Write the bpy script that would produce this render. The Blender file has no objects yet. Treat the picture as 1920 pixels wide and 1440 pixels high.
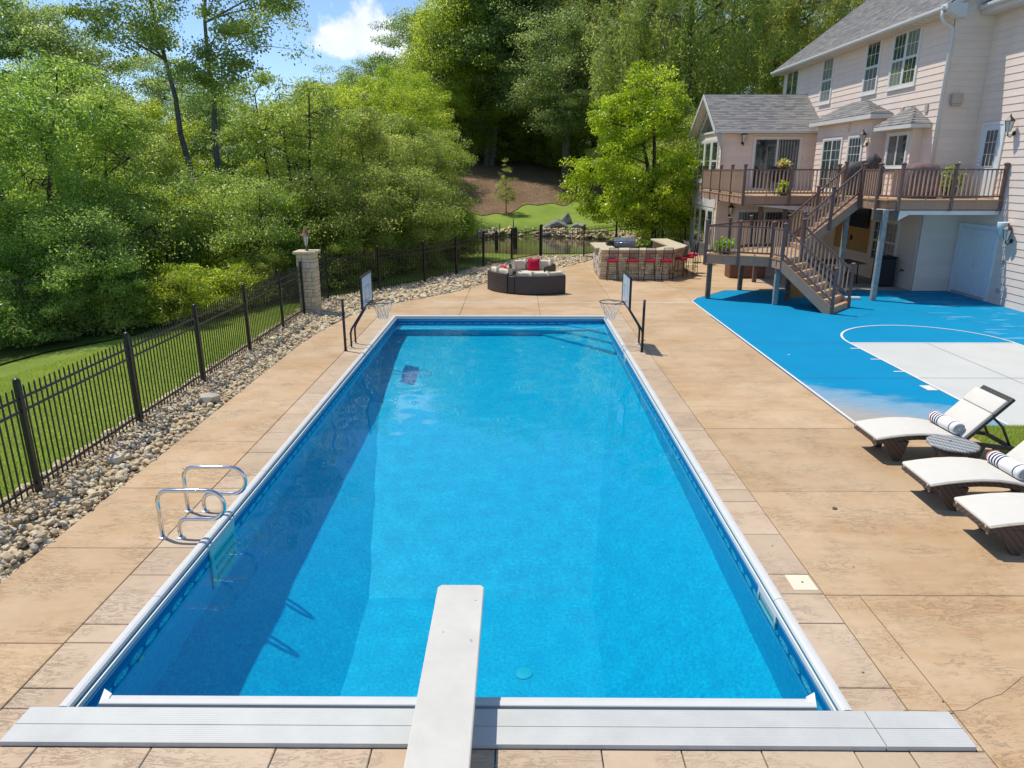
import bpy, bmesh, math, random
import numpy as np
from mathutils import Vector, Matrix
sc = bpy.context.scene
COL = sc.collection
R = math.radians
rnd = random.Random(7)

# ------------------------------------------------------------------ camera
cam = bpy.data.cameras.new('camera'); cam_o = bpy.data.objects.new('camera', cam); COL.objects.link(cam_o)
cam.sensor_width = 36.0; cam.lens = 1332 / 1920 * 36
cam.clip_start = .1; cam.clip_end = 1200
cam_o.location = (0, 0, 4.03); cam_o.rotation_euler = (R(90 - 16.7), 0, R(.41))
sc.camera = cam_o

# ------------------------------------------------------------------ sky and sun
SUN = Vector((-.86, .5, 2.05)).normalized()              # towards the sun
ELEV = math.asin(SUN.z)
world = bpy.data.worlds.new('World'); sc.world = world; world.use_nodes = True
def build_sky():
    nt = world.node_tree; nt.nodes.clear(); N = nt.nodes.new; L = nt.links.new
    out = N('ShaderNodeOutputWorld'); bg = N('ShaderNodeBackground'); bg.inputs[1].default_value = .122
    sky = N('ShaderNodeTexSky'); sky.sky_type = 'NISHITA'; sky.sun_disc = False
    sky.sun_elevation = ELEV; sky.sun_rotation = math.atan2(SUN.x, SUN.y)
    sky.altitude = 200; sky.air_density = .8; sky.dust_density = .35; sky.ozone_density = 5.0
    tc = N('ShaderNodeTexCoord'); sep = N('ShaderNodeSeparateXYZ'); L(tc.outputs['Generated'], sep.inputs[0])
    def math_(op, a, b=None, c=None):
        m = N('ShaderNodeMath'); m.operation = op
        for i, v in enumerate((a, b, c)):
            if v is None: continue
            if isinstance(v, (int, float)): m.inputs[i].default_value = v
            else: L(v, m.inputs[i])
        return m.outputs[0]
    # scattered fair-weather clouds on a flat layer seen from below
    zc = math_('MAXIMUM', sep.outputs[2], .03)
    k = math_('DIVIDE', 1.0, math_('ADD', zc, .08))
    comb = N('ShaderNodeCombineXYZ'); L(math_('MULTIPLY', sep.outputs[0], k), comb.inputs[0]); L(math_('MULTIPLY', sep.outputs[1], k), comb.inputs[1])
    n1 = N('ShaderNodeTexNoise'); n1.inputs['Scale'].default_value = 1.15; n1.inputs['Detail'].default_value = 7; n1.inputs['Roughness'].default_value = .55
    L(comb.outputs[0], n1.inputs['Vector'])
    r1 = N('ShaderNodeMapRange'); r1.inputs[1].default_value = .60; r1.inputs[2].default_value = .74; L(n1.outputs[0], r1.inputs[0])
    # one cumulus near the horizon: soft billowing outline round a fixed direction
    n2 = N('ShaderNodeTexNoise'); n2.inputs['Scale'].default_value = 26; n2.inputs['Detail'].default_value = 6; n2.inputs['Roughness'].default_value = .58
    L(tc.outputs['Generated'], n2.inputs['Vector'])
    def blob(cx, cz, rx, rz):
        dx = math_('DIVIDE', math_('SUBTRACT', sep.outputs[0], cx), rx)
        dz = math_('DIVIDE', math_('SUBTRACT', sep.outputs[2], cz), rz)
        d = math_('SQRT', math_('ADD', math_('MULTIPLY', dx, dx), math_('MULTIPLY', dz, dz)))
        return math_('SUBTRACT', 1.0, d)
    b = math_('MAXIMUM', blob(-.185, .166, .062, .036), blob(-.222, .152, .045, .026))
    b = math_('MAXIMUM', b, blob(-.14, .142, .06, .024))
    b = math_('MAXIMUM', b, blob(-.02, .185, .08, .03))
    b = math_('MAXIMUM', b, blob(-.17, .285, .13, .045)); b = math_('MAXIMUM', b, blob(-.06, .25, .07, .02))
    front = math_('GREATER_THAN', sep.outputs[1], 0)
    b = math_('MULTIPLY', math_('ADD', math_('MULTIPLY', b, .8), math_('MULTIPLY', math_('SUBTRACT', n2.outputs[0], .5), 1.5)), front)
    r2 = N('ShaderNodeMapRange'); r2.inputs[1].default_value = .05; r2.inputs[2].default_value = .33; L(b, r2.inputs[0])
    msk = math_('MAXIMUM', r1.outputs[0], r2.outputs[0])
    hz = N('ShaderNodeMapRange'); hz.inputs[1].default_value = -.01; hz.inputs[2].default_value = .06; L(sep.outputs[2], hz.inputs[0])
    msk = math_('MULTIPLY', math_('MULTIPLY', msk, hz.outputs[0]), .82)
    # cloud body: bluish grey hollows, white tops
    cr = N('ShaderNodeMapRange'); cr.inputs[1].default_value = .35; cr.inputs[2].default_value = .65; L(n2.outputs[0], cr.inputs[0])
    cm = N('ShaderNodeMix'); cm.data_type = 'RGBA'; L(cr.outputs[0], cm.inputs[0])
    cm.inputs[6].default_value = (5.0, 5.4, 6.1, 1); cm.inputs[7].default_value = (6.6, 6.6, 6.7, 1)
    mx = N('ShaderNodeMix'); mx.data_type = 'RGBA'; L(msk, mx.inputs[0]); L(sky.outputs[0], mx.inputs[6]); L(cm.outputs[2], mx.inputs[7])
    L(mx.outputs[2], bg.inputs[0]); L(bg.outputs[0], out.inputs[0])
build_sky()
sun_l = bpy.data.lights.new('sun', 'SUN'); sun_l.energy = 3.0; sun_l.angle = R(.53); sun_l.color = (1, .93, .815)
sun_l.cycles.is_caustics_light = True
sun_o = bpy.data.objects.new('sun', sun_l); COL.objects.link(sun_o); sun_o.rotation_euler = SUN.to_track_quat('Z', 'Y').to_euler()
vs = sc.view_settings; vs.view_transform = 'Standard'; vs.look = 'None'; vs.gamma = 1; vs.exposure = .58; vs.use_curve_mapping = False
sc.cycles.max_bounces = 10; sc.cycles.transparent_max_bounces = 12; sc.cycles.diffuse_bounces = 4

# ------------------------------------------------------------------ helpers
ORG = {}
def link(o):
    COL.objects.link(o); return o
def tag(o, label=None, cat=None, group=None, kind=None):
    if label: o['label'] = label
    if cat: o['category'] = cat
    if group: o['group'] = group
    if kind: o['kind'] = kind
    return o
def thing(name, label, cat, loc=(0, 0, 0), rz=0, group=None):
    o = link(bpy.data.objects.new(name, None)); o.empty_display_size = .2
    o.location = loc; o.rotation_euler = (0, 0, rz); ORG[o.name] = Vector(loc)
    return tag(o, label, cat, group)
def par(o, p):
    o.parent = p
    return o
def dup(o, parent=None):
    c = o.copy(); link(c)
    if parent is not None: c.parent = parent
    for ch in list(o.children): dup(ch, c)
    return c

class MB:
    """collects simple solids, builds ONE mesh object"""
    def __init__(s): s.v = []; s.f = []; s.sm = []; s.attr = []
    def add(s, vs, fs, smooth=False, a=None):
        n = len(s.v); s.v += [tuple(p) for p in vs]
        for f in fs: s.f.append(tuple(i + n for i in f)); s.sm.append(smooth); s.attr.append(rnd.random() if a is None else a)
        return s
    def box(s, x0, x1, y0, y1, z0, z1):
        v = [(x, y, z) for z in (z0, z1) for y in (y0, y1) for x in (x0, x1)]
        return s.add(v, [(0, 2, 3, 1), (4, 5, 7, 6), (0, 1, 5, 4), (2, 6, 7, 3), (0, 4, 6, 2), (1, 3, 7, 5)])
    def obox(s, O, u, n, u0, u1, z0, z1, n0, n1):
        O = Vector(O); u = Vector(u); n = Vector(n)
        v = [O + u * a + n * b + Vector((0, 0, c)) for c in (z0, z1) for b in (n0, n1) for a in (u0, u1)]
        return s.add(v, [(0, 2, 3, 1), (4, 5, 7, 6), (0, 1, 5, 4), (2, 6, 7, 3), (0, 4, 6, 2), (1, 3, 7, 5)])
    def bar(s, a, b, w, h, up=(0, 0, 1)):
        a = Vector(a); b = Vector(b); d = (b - a).normalized(); upv = Vector(up)
        if abs(d.dot(upv)) > .98: upv = Vector((0, 1, 0))
        sd = d.cross(upv).normalized() * w / 2; t = sd.cross(d).normalized() * h / 2
        v = [a - sd - t, a + sd - t, a + sd + t, a - sd + t, b - sd - t, b + sd - t, b + sd + t, b - sd + t]
        return s.add(v, [(0, 3, 2, 1), (4, 5, 6, 7), (0, 1, 5, 4), (1, 2, 6, 5), (2, 3, 7, 6), (3, 0, 4, 7)])
    def prism(s, poly, z0, z1, ins=0., zi=0.):
        n = len(poly); P = [Vector((p[0], p[1])) for p in poly]
        a = sum(P[i].x * P[(i + 1) % n].y - P[(i + 1) % n].x * P[i].y for i in range(n))
        if a < 0: P.reverse()
        v = [(p.x, p.y, z0) for p in P]
        if ins:
            q = inset(P, ins); v += [(p.x, p.y, z1 - zi) for p in P] + [(p.x, p.y, z1) for p in q]; lv = 3
        else: v += [(p.x, p.y, z1) for p in P]; lv = 2
        f = [tuple(reversed(range(n))), tuple(range((lv - 1) * n, lv * n))]
        for k in range(lv - 1):
            for i in range(n):
                j = (i + 1) % n; f.append((k * n + i, k * n + j, (k + 1) * n + j, (k + 1) * n + i))
        return s.add(v, f)
    def tube(s, pts, r, n=8, closed=False, cap=True):
        pts = [Vector(p) for p in pts]; m = len(pts); rs = r if isinstance(r, (list, tuple)) else [r] * m
        vs = []; fs = []; prev = None
        for i, p in enumerate(pts):
            if closed: d = pts[(i + 1) % m] - pts[i - 1]
            else: d = pts[min(i + 1, m - 1)] - pts[max(i - 1, 0)]
            d = d.normalized()
            if prev is None:
                ref = Vector((0, 0, 1)) if abs(d.z) < .9 else Vector((1, 0, 0)); e = d.cross(ref).normalized()
            else:
                e = (prev - d * prev.dot(d)).normalized()
            prev = e; g = d.cross(e)
            vs += [p + (e * math.cos(2 * math.pi * k / n) + g * math.sin(2 * math.pi * k / n)) * rs[i] for k in range(n)]
        for i in range(m if closed else m - 1):
            for k in range(n):
                a = i * n + k; b = i * n + (k + 1) % n; c = ((i + 1) % m) * n + (k + 1) % n; e = ((i + 1) % m) * n + k
                fs.append((a, b, c, e))
        if cap and not closed: fs += [tuple(reversed(range(n))), tuple(range((m - 1) * n, m * n))]
        return s.add(vs, fs, True)
    def lathe(s, prof, c=(0, 0, 0), n=16, smooth=True, cap=True):
        vs = []; fs = []
        for r, z in prof: vs += [(c[0] + r * math.cos(2 * math.pi * k / n), c[1] + r * math.sin(2 * math.pi * k / n), c[2] + z) for k in range(n)]
        for i in range(len(prof) - 1):
            for k in range(n): fs.append((i * n + k, i * n + (k + 1) % n, (i + 1) * n + (k + 1) % n, (i + 1) * n + k))
        if cap: fs += [tuple(reversed(range(n))), tuple(range((len(prof) - 1) * n, len(prof) * n))]
        return s.add(vs, fs, smooth)
    def build(s, name, m, parent=None, bev=0., seg=1, loc=None, org=None, attr=False, smooth=None, sub=0):
        o0 = ORG.get(parent.name, Vector()) if (parent is not None and org is None) else Vector(org or (0, 0, 0))
        me = bpy.data.meshes.new(name); me.from_pydata([Vector(p) - o0 for p in s.v], [], s.f)
        me.polygons.foreach_set('use_smooth', s.sm if smooth is None else [smooth] * len(s.f))
        if bev:
            bm = bmesh.new(); bm.from_mesh(me)
            es = [e for e in bm.edges if len(e.link_faces) == 2 and e.calc_face_angle(0) > .5]
            bmesh.ops.bevel(bm, geom=es, offset=bev, segments=seg, affect='EDGES', profile=.5, clamp_overlap=True)
            bm.to_mesh(me); bm.free()
        if attr and not bev:
            at = me.attributes.new('tint', 'FLOAT', 'FACE'); at.data.foreach_set('value', s.attr)
        me.materials.append(m); o = link(bpy.data.objects.new(name, me)); o.parent = parent
        if loc is not None: o.location = loc
        if sub:
            md = o.modifiers.new('smooth', 'SUBSURF'); md.levels = sub; md.render_levels = sub
        ORG[o.name] = o0 if parent is not None else Vector()
        return o
def inset(P, d):
    n = len(P); q = []
    for i in range(n):
        a = P[i - 1]; b = P[i]; c = P[(i + 1) % n]
        e1 = (b - a).normalized(); e2 = (c - b).normalized(); n1 = Vector((-e1.y, e1.x)); n2 = Vector((-e2.y, e2.x))
        k = 1 + n1.dot(n2); q.append(b + (n1 + n2) * (d / max(k, .3)))
    return q
def clip(poly, a, b):
    """keep what lies left of a->b"""
    out = []; ax, ay = a; dx, dy = b[0] - ax, b[1] - ay
    sd = lambda p: dx * (p[1] - ay) - dy * (p[0] - ax)
    for i in range(len(poly)):
        p, q = poly[i], poly[(i + 1) % len(poly)]; s1, s2 = sd(p), sd(q)
        if s1 >= 0: out.append(p)
        if (s1 > 0) != (s2 > 0) and s1 != s2:
            t = s1 / (s1 - s2); out.append((p[0] + (q[0] - p[0]) * t, p[1] + (q[1] - p[1]) * t))
    return out
def area(P): return abs(sum(P[i][0] * P[(i + 1) % len(P)][1] - P[(i + 1) % len(P)][0] * P[i][1] for i in range(len(P)))) / 2
def npmesh(name, V, F, m, parent=None, tint=None, smooth=False):
    """numpy arrays -> mesh object (F: n x k)"""
    me = bpy.data.meshes.new(name); k = F.shape[1]
    me.vertices.add(len(V)); me.vertices.foreach_set('co', V.astype(np.float32).ravel())
    me.loops.add(F.size); me.loops.foreach_set('vertex_index', F.astype(np.int32).ravel())
    me.polygons.add(len(F)); me.polygons.foreach_set('loop_start', np.arange(0, F.size, k, dtype=np.int32))
    me.polygons.foreach_set('loop_total', np.full(len(F), k, np.int32))
    me.polygons.foreach_set('use_smooth', np.full(len(F), smooth, bool))
    me.update(calc_edges=True)
    if tint is not None:
        at = me.attributes.new('tint', 'FLOAT', 'FACE'); at.data.foreach_set('value', tint.astype(np.float32))
    me.materials.append(m); o = link(bpy.data.objects.new(name, me)); o.parent = parent
    return o
# ------------------------------------------------------------------ materials
class NT:
    def __init__(s, name):
        s.m = bpy.data.materials.new(name); s.m.use_nodes = True; s.t = s.m.node_tree
        s.b = s.t.nodes['Principled BSDF']; s.out = s.t.nodes['Material Output']
    def n(s, kind, **kw):
        x = s.t.nodes.new('ShaderNode' + kind)
        for k, v in kw.items(): setattr(x, k, v)
        return x
    def l(s, a, b): s.t.links.new(a, b)
    def put(s, sock, v):
        if isinstance(v, bpy.types.NodeSocket): s.l(v, sock)
        elif isinstance(v, (tuple, list)) and len(v) == 3 and sock.type == 'RGBA': sock.default_value = (*v, 1)
        else: sock.default_value = v
    def coord(s, kind='Object'): return s.n('TexCoord').outputs[kind]
    def pos(s): return s.n('NewGeometry').outputs['Position']
    def scale(s, vec, sc_):
        m = s.n('Mapping'); s.l(vec, m.inputs['Vector']); m.inputs['Scale'].default_value = sc_; return m.outputs[0]
    def noise(s, vec, scale, detail=4, rough=.55, dist=0.):
        x = s.n('TexNoise'); s.l(vec, x.inputs['Vector']); x.inputs['Scale'].default_value = scale
        x.inputs['Detail'].default_value = detail; x.inputs['Roughness'].default_value = rough; x.inputs['Distortion'].default_value = dist
        return x.outputs[0]
    def ramp(s, f, a, b, lo=0., hi=1.):
        m = s.n('MapRange'); s.l(f, m.inputs[0]); m.inputs[1].default_value = a; m.inputs[2].default_value = b
        m.inputs[3].default_value = lo; m.inputs[4].default_value = hi; return m.outputs[0]
    def mix(s, f, a, b, mode='MIX'):
        x = s.n('Mix', data_type='RGBA', blend_type=mode); s.put(x.inputs[0], f); s.put(x.inputs[6], a); s.put(x.inputs[7], b); return x.outputs[2]
    def math(s, op, a, b=0., c=0.):
        x = s.n('Math', operation=op); s.put(x.inputs[0], a); s.put(x.inputs[1], b)
        if op in ('MULTIPLY_ADD',): s.put(x.inputs[2], c)
        return x.outputs[0]
    def sep(s, vec): x = s.n('SeparateXYZ'); s.l(vec, x.inputs[0]); return x.outputs
    def rand(s): return s.n('ObjectInfo').outputs['Random']
    def attr(s, name='tint'): return s.n('Attribute', attribute_name=name).outputs['Fac']
    def bump(s, h, strength=.3, dist=.02):
        x = s.n('Bump'); s.l(h, x.inputs['Height']); x.inputs['Strength'].default_value = strength; x.inputs['Distance'].default_value = dist
        s.l(x.outputs[0], s.b.inputs['Normal']); return x.outputs[0]
    def col(s, c): s.put(s.b.inputs['Base Color'], c); return s
    def rough(s, r): s.put(s.b.inputs['Roughness'], r); return s
    def spec(s, v): s.put(s.b.inputs['Specular IOR Level'], v); return s

def plain(name, c, rough=.6, var=.12, scale=6., bump=0., spec=.4, metal=0., rnd_=0., bscale=None, world_=False):
    """one paint or stuff with mottling, grain and piece-to-piece variation"""
    k = NT(name); v = k.pos() if world_ else k.coord()
    f = k.noise(v, scale, 5, .6); dark = tuple(x * (1 - var) for x in c); lite = tuple(min(1, x * (1 + var)) for x in c)
    cc = k.mix(k.ramp(f, .3, .7), dark, lite)
    if rnd_:
        g = k.ramp(k.rand(), 0, 1, 1 - rnd_, 1 + rnd_); x = k.n('Vector' + 'Math', operation='SCALE'); k.l(cc, x.inputs[0]); k.l(g, x.inputs['Scale']); cc = x.outputs[0]
    k.col(cc).rough(k.ramp(f, .2, .8, max(rough - .08, .02), min(rough + .08, 1))).spec(spec)
    k.b.inputs['Metallic'].default_value = metal
    if bump: k.bump(k.noise(v, bscale or scale * 8, 4, .6), bump, .01)
    return k.m

def concrete(name, a, b, c, dark, streak=(.35, 2.2, 1), bumpk=.35):
    """stamped, stained concrete: broad stains, streaks along x, thin seams of texture"""
    k = NT(name); p = k.pos()
    big = k.noise(p, .55, 4, .6); st = k.noise(k.scale(p, streak), 1.6, 7, .65, .9); fine = k.noise(p, 9, 6, .65)
    col = k.mix(k.ramp(st, .36, .66), a, b)
    col = k.mix(k.ramp(big, .38, .66, 0, .8), col, c)
    warm = k.math('MULTIPLY', k.ramp(k.noise(k.scale(p, (.5, 1.1, 1)), .8, 5, .7), .52, .72), .42); col = k.mix(warm, col, (b[0] * 1.02, b[1] * .86, b[2] * .66))
    vein = k.noise(k.scale(p, (1.5, 5.5, 1)), 2.2, 7, .66, 1.6)
    ridge = k.math('ABSOLUTE', k.math('SUBTRACT', vein, .5))
    patch = k.ramp(k.noise(p, 1.6, 3), .44, .62)
    line = k.math('MULTIPLY', k.ramp(ridge, 0., .026, 1, 0), patch)
    col = k.mix(k.math('MULTIPLY', line, .40), col, dark)
    dash = k.math('MULTIPLY', k.ramp(k.noise(k.scale(p, (2.2, 9, 1)), 3.1, 5, .7, .6), .60, .70), k.ramp(k.noise(p, .9, 3), .42, .6)); col = k.mix(k.math('MULTIPLY', dash, .15), col, dark)
    spots = k.ramp(k.noise(p, 2.6, 6, .7), .63, .78, 0, .55); col = k.mix(spots, col, dark)
    pale = k.ramp(k.noise(k.scale(p, (.8, 1.8, 1)), 1.3, 6, .7), .58, .74, 0, .45); col = k.mix(pale, col, tuple(min(1, x * 1.28 + .02) for x in a))
    col = k.mix(k.ramp(fine, .3, .75, 0, .22), col, tuple(x * .62 for x in a))
    rv = k.ramp(k.rand(), 0, 1, .94, 1.06); x = k.n('VectorMath', operation='SCALE'); k.l(col, x.inputs[0]); k.l(rv, x.inputs['Scale'])
    k.col(x.outputs[0]).rough(k.ramp(big, .3, .7, .55, .75)).spec(.35)
    h = k.math('ADD', k.math('MULTIPLY', line, -.8), k.math('ADD', k.math('MULTIPLY', fine, .35), k.math('MULTIPLY', st, .7)))
    k.bump(h, bumpk, .012)
    return k.m

M = {}
M['deck'] = concrete('stamped_tan_concrete', (.51, .362, .208), (.45, .285, .148), (.565, .428, .28), (.20, .125, .07), bumpk=.5)
M['band'] = concrete('stamped_pink_concrete', (.51, .39, .27), (.455, .335, .22), (.55, .435, .315), (.22, .15, .10), (1.2, 1.6, 1), .5)
M['joint'] = plain('dark_joint', (.12, .085, .055), .9, .3, 12)
M['white'] = plain('white_vinyl', (.60, .605, .585), .38, .03, 3, .04)
M['trim'] = plain('white_trim', (.70, .695, .68), .5, .04, 4)
M['alu'] = plain('white_aluminium_lid', (.505, .515, .49), .42, .07, 2.5, .08)
M['board'] = plain('white_diving_board', (.585, .57, .515), .65, .07, 3.5, .45, bscale=260)
M['track'] = plain('grey_track', (.30, .34, .38), .4, .1)
M['black'] = plain('black_powder_coat', (.012, .012, .014), .38, .2, 20, .05, .5)
M['iron'] = plain('dark_iron', (.03, .024, .022), .45, .2, 20)
M['steel'] = plain('polished_steel', (.72, .72, .71), .12, .04, 8, 0, .5, 1.)
M['chrome_flange'] = plain('flange', (.75, .74, .70), .3, .05, 8, 0, .5, .4)
M['siding'] = plain('pink_beige_siding', (.76, .635, .55), .62, .05, 1.3, .08, .3, 0, .045)
M['soffit'] = plain('soffit', (.66, .60, .55), .7, .04, 3)
M['conc_wall'] = plain('foundation', (.46, .41, .37), .8, .1, 4, .1)
M['slab_grey'] = plain('plain_concrete', (.36, .33, .295), .8, .14, 1.6, .15, world_=True)
M['comp_deck'] = plain('tan_deck_board', (.46, .30, .17), .6, .08, 8, .1, .3, 0, .08)
M['comp_rim'] = plain('brown_deck_fascia', (.37, .24, .17), .6, .08, 6, .08, .3, 0, .05)
M['rail'] = plain('brown_rail', (.145, .095, .085), .45, .12, 12, .05, .4, 0, .12)
M['baluster'] = plain('brown_baluster', (.46, .32, .235), .5, .1, 12, 0, .4, 0, .1)
M['timber'] = plain('grey_weathered_timber', (.135, .105, .085), .8, .35, 9, .3, .2)
M['paint_post'] = plain('pale_blue_post', (.25, .285, .285), .6, .25, 7, .2, .3)
M['doorwhite'] = plain('white_door', (.66, .72, .76), .5, .05, 5)
M['dark'] = plain('dark_interior', (.015, .016, .02), .6, .3, 2)
M['tv'] = plain('black_screen', (.008, .010, .018), .2, .1, 2)
M['bin'] = plain('black_plastic', (.016, .017, .024), .5, .2, 5)
M['cover'] = plain('grey_cover', (.085, .08, .085), .7, .25, 7, .5, .2, bscale=5)
M['cover2'] = plain('brown_cover', (.17, .115, .115), .7, .3, 7, .5, .2, bscale=6)
M['red'] = plain('red_fabric', (.52, .012, .05), .75, .12, 20, .1, .2)
M['cushion'] = plain('beige_fabric', (.66, .575, .44), .85, .06, 9, .15, .1, bscale=60)
M['lounge'] = plain('white_fabric', (.62, .60, .54), .8, .025, 7, .12, .15, bscale=70)
M['welt'] = plain('cream_welt', (.62, .54, .40), .8, .06, 9)
M['stone_top'] = plain('tan_countertop', (.56, .47, .33), .55, .12, 5, .1)
M['blockA'] = plain('tan_stone', (.62, .485, .32), .8, .22, 7, .5, .3, 0, .22, 22)
M['blockB'] = plain('pale_stone', (.62, .51, .355), .8, .12, 7, .5, .3, 0, .14, 22)
M['fieldstone'] = plain('mottled_fieldstone', (.50, .47, .43), .8, .45, 14, .6, .3, 0, .2, 30)
M['mortar'] = plain('mortar', (.24, .20, .15), .9, .1, 20, .2)
M['grill'] = plain('grill_steel', (.24, .25, .26), .35, .1, 6, 0, .5, .7)
M['copper'] = plain('aged_copper', (.26, .14, .10), .5, .25, 10, .1, .4, .3)
M['lampglass'] = plain('frosted_lamp_glass', (.60, .60, .55), .2, .05, 4)
M['cream_plastic'] = plain('cream_plastic', (.70, .66, .50), .5, .04, 4)
M['beige_box'] = plain('beige_box', (.46, .38, .33), .6, .05, 4)
M['shingle_dark'] = plain('shingle_underlay', (.10, .10, .11), .9, .2, 3)
M['terracotta'] = plain('terracotta', (.22, .07, .05), .7, .15, 6)
M['soil'] = plain('soil', (.05, .035, .022), .95, .3, 20, .4)
M['net'] = plain('white_net_cord', (.72, .72, .70), .8, .05, 10)
M['acrylic'] = plain('translucent_backboard', (.60, .68, .74), .25, .05, 4)
M['slate'] = plain('grey_boulder', (.23, .235, .235), .85, .35, 3, .8, .3, 0, .2, 6)
M['bark'] = plain('brown_bark', (.085, .066, .050), .9, .4, 5, .8, .2, bscale=16)
M['bark_grey'] = plain('grey_bark', (.15, .135, .115), .9, .35, 5, .8, .2, bscale=16)

def m_shingles():
    k = NT('grey_asphalt_shingle'); t = k.attr(); p = k.coord()
    c = k.mix(k.ramp(t, 0, .5), (.17, .172, .18), (.25, .246, .24)); c = k.mix(k.ramp(t, .5, 1, 0, .7), c, (.34, .31, .265))
    c = k.mix(k.ramp(k.noise(p, 60, 3), .3, .7, 0, .4), c, (.12, .12, .125)); k.col(c).rough(.9).spec(.2); k.bump(k.noise(p, 90, 3), .4, .01); return k.m
M['shingle'] = m_shingles()
def m_wicker(name, a, b, sc_=120, ax='Z'):
    k = NT(name); p = k.coord(); w = k.n('TexWave', wave_type='BANDS', bands_direction=ax); k.l(p, w.inputs[0]); w.inputs['Scale'].default_value = sc_ / 4; w.inputs['Distortion'].default_value = 1.2; w.inputs['Detail'].default_value = 2
    w2 = k.n('TexWave', wave_type='BANDS', bands_direction='DIAGONAL'); k.l(p, w2.inputs[0]); w2.inputs['Scale'].default_value = sc_ / 9
    f = k.math('MULTIPLY', w.outputs[1], w2.outputs[1]); k.col(k.mix(f, a, b)).rough(.55).spec(.4); k.bump(f, .6, .006); return k.m
M['wicker'] = m_wicker('brown_wicker', (.055, .04, .034), (.15, .112, .09), 70)
M['wicker_dark'] = m_wicker('charcoal_wicker', (.042, .037, .037), (.105, .092, .09), 70)
M['wicker_top'] = m_wicker('grey_wicker_top', (.15, .165, .17), (.56, .58, .58), 34, 'X')
def m_glass():
    k = NT('window_glass'); p = k.pos()
    k.col(k.mix(k.ramp(k.noise(p, .9, 3), .38, .62), (.008, .020, .022), (.045, .075, .08))).rough(.03); k.b.inputs['Specular IOR Level'].default_value = .9; k.b.inputs['Coat Weight'].default_value = .6; k.b.inputs['Coat Roughness'].default_value = .02
    k.bump(k.noise(p, 1.7, 2), .05, .05); return k.m
M['glass'] = m_glass()
def m_curtain():
    k = NT('curtain_behind_glass'); x = k.sep(k.pos()); w = k.n('TexWave', bands_direction='X'); k.l(k.pos(), w.inputs[0]); w.inputs['Scale'].default_value = 2.4; w.inputs['Distortion'].default_value = 1.5
    k.col(k.mix(k.ramp(w.outputs[1], .3, .9), (.02, .024, .028), (.17, .19, .19))).rough(.06); k.b.inputs['Coat Weight'].default_value = .5; return k.m
M['curtain_glass'] = m_curtain()
def m_towel():
    k = NT('striped_towel'); t = k.coord(); y = k.sep(t)[1]; f = k.noise(t, 90, 3)
    c = k.mix(k.ramp(f, .3, .7), (.74, .73, .72), (.82, .81, .80))
    def stripe(c, y0, w, colr):
        d = k.math('ABSOLUTE', k.math('SUBTRACT', y, y0)); return k.mix(k.math('LESS_THAN', d, w), c, colr)
    for y0 in (.215, .165, .115, .065): c = stripe(c, y0, .013, (.025, .035, .10))
    c = stripe(c, .262, .009, (.55, .06, .06)); c = stripe(c, -.20, .010, (.03, .04, .11))
    k.col(c).rough(.95).spec(.1); k.bump(k.noise(t, 140, 3), .6, .006); return k.m
M['towel'] = m_towel()
def m_liner(band):
    """vinyl liner: blue pebble print; the walls carry a printed border under the coping"""
    k = NT('pool_liner_border' if band else 'pool_liner'); p = k.pos()
    n = k.noise(p, 24, 5, .78); n2 = k.noise(p, 5.5, 4, .6)
    c = k.mix(k.ramp(n, .34, .66), (.0, .36, .60), (.006, .655, .84)); c = k.mix(k.ramp(n2, .4, .65, 0, .35), c, (.0, .36, .66))
    if band:
        X, Y, Z = k.sep(p); s = k.math('ADD', X, Y)
        cell = k.math('SUBTRACT', k.math('FRACT', k.math('MULTIPLY', s, 3.7)), .5)
        ez = k.math('DIVIDE', k.math('ADD', Z, .315), .062); ex = k.math('DIVIDE', cell, .44)
        e = k.math('SQRT', k.math('ADD', k.math('MULTIPLY', ex, ex), k.math('MULTIPLY', ez, ez)))
        zone = lambda a, b: k.math('MULTIPLY', k.math('GREATER_THAN', Z, a), k.math('LESS_THAN', Z, b))
        c = k.mix(zone(-.40, 0), c, (.0, .16, .42))
        om = k.mix(k.ramp(k.noise(p, 34, 3), .42, .6), (.08, .48, .62), (.62, .88, .88))
        c = k.mix(k.math('LESS_THAN', e, 1.), c, om); c = k.mix(zone(-.225, -.21), c, (.05, .32, .52)); c = k.mix(zone(-.245, -.238), c, (.05, .32, .52))
        c = k.mix(zone(-.41, -.398), c, (.03, .25, .46)); c = k.mix(zone(-.10, 0.1), c, (.02, .20, .27)); c = k.mix(zone(-.128, -.112), c, (.30, .52, .58))
    k.col(c).rough(.45).spec(.3); return k.m
M['liner'] = m_liner(False); M['liner_band'] = m_liner(True)
def m_water():
    k = NT('pool_water'); b = k.b; b.inputs['Transmission Weight'].default_value = 1; b.inputs['IOR'].default_value = 1.33; b.inputs['Specular Tint'].default_value = (.25, .8, 1, 1); b.inputs['Roughness'].default_value = 0; b.inputs['Base Color'].default_value = (.30, .94, 1, 1)
    return k.m
M['water'] = m_water()
def m_pond():
    k = NT('pond_water'); p = k.pos(); k.col(k.mix(k.ramp(k.noise(p, .5, 4), .35, .65), (.035, .034, .015), (.10, .075, .038))).rough(.08); k.bump(k.noise(p, 3, 3), .10, .05); return k.m
M['pond'] = m_pond()
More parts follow.
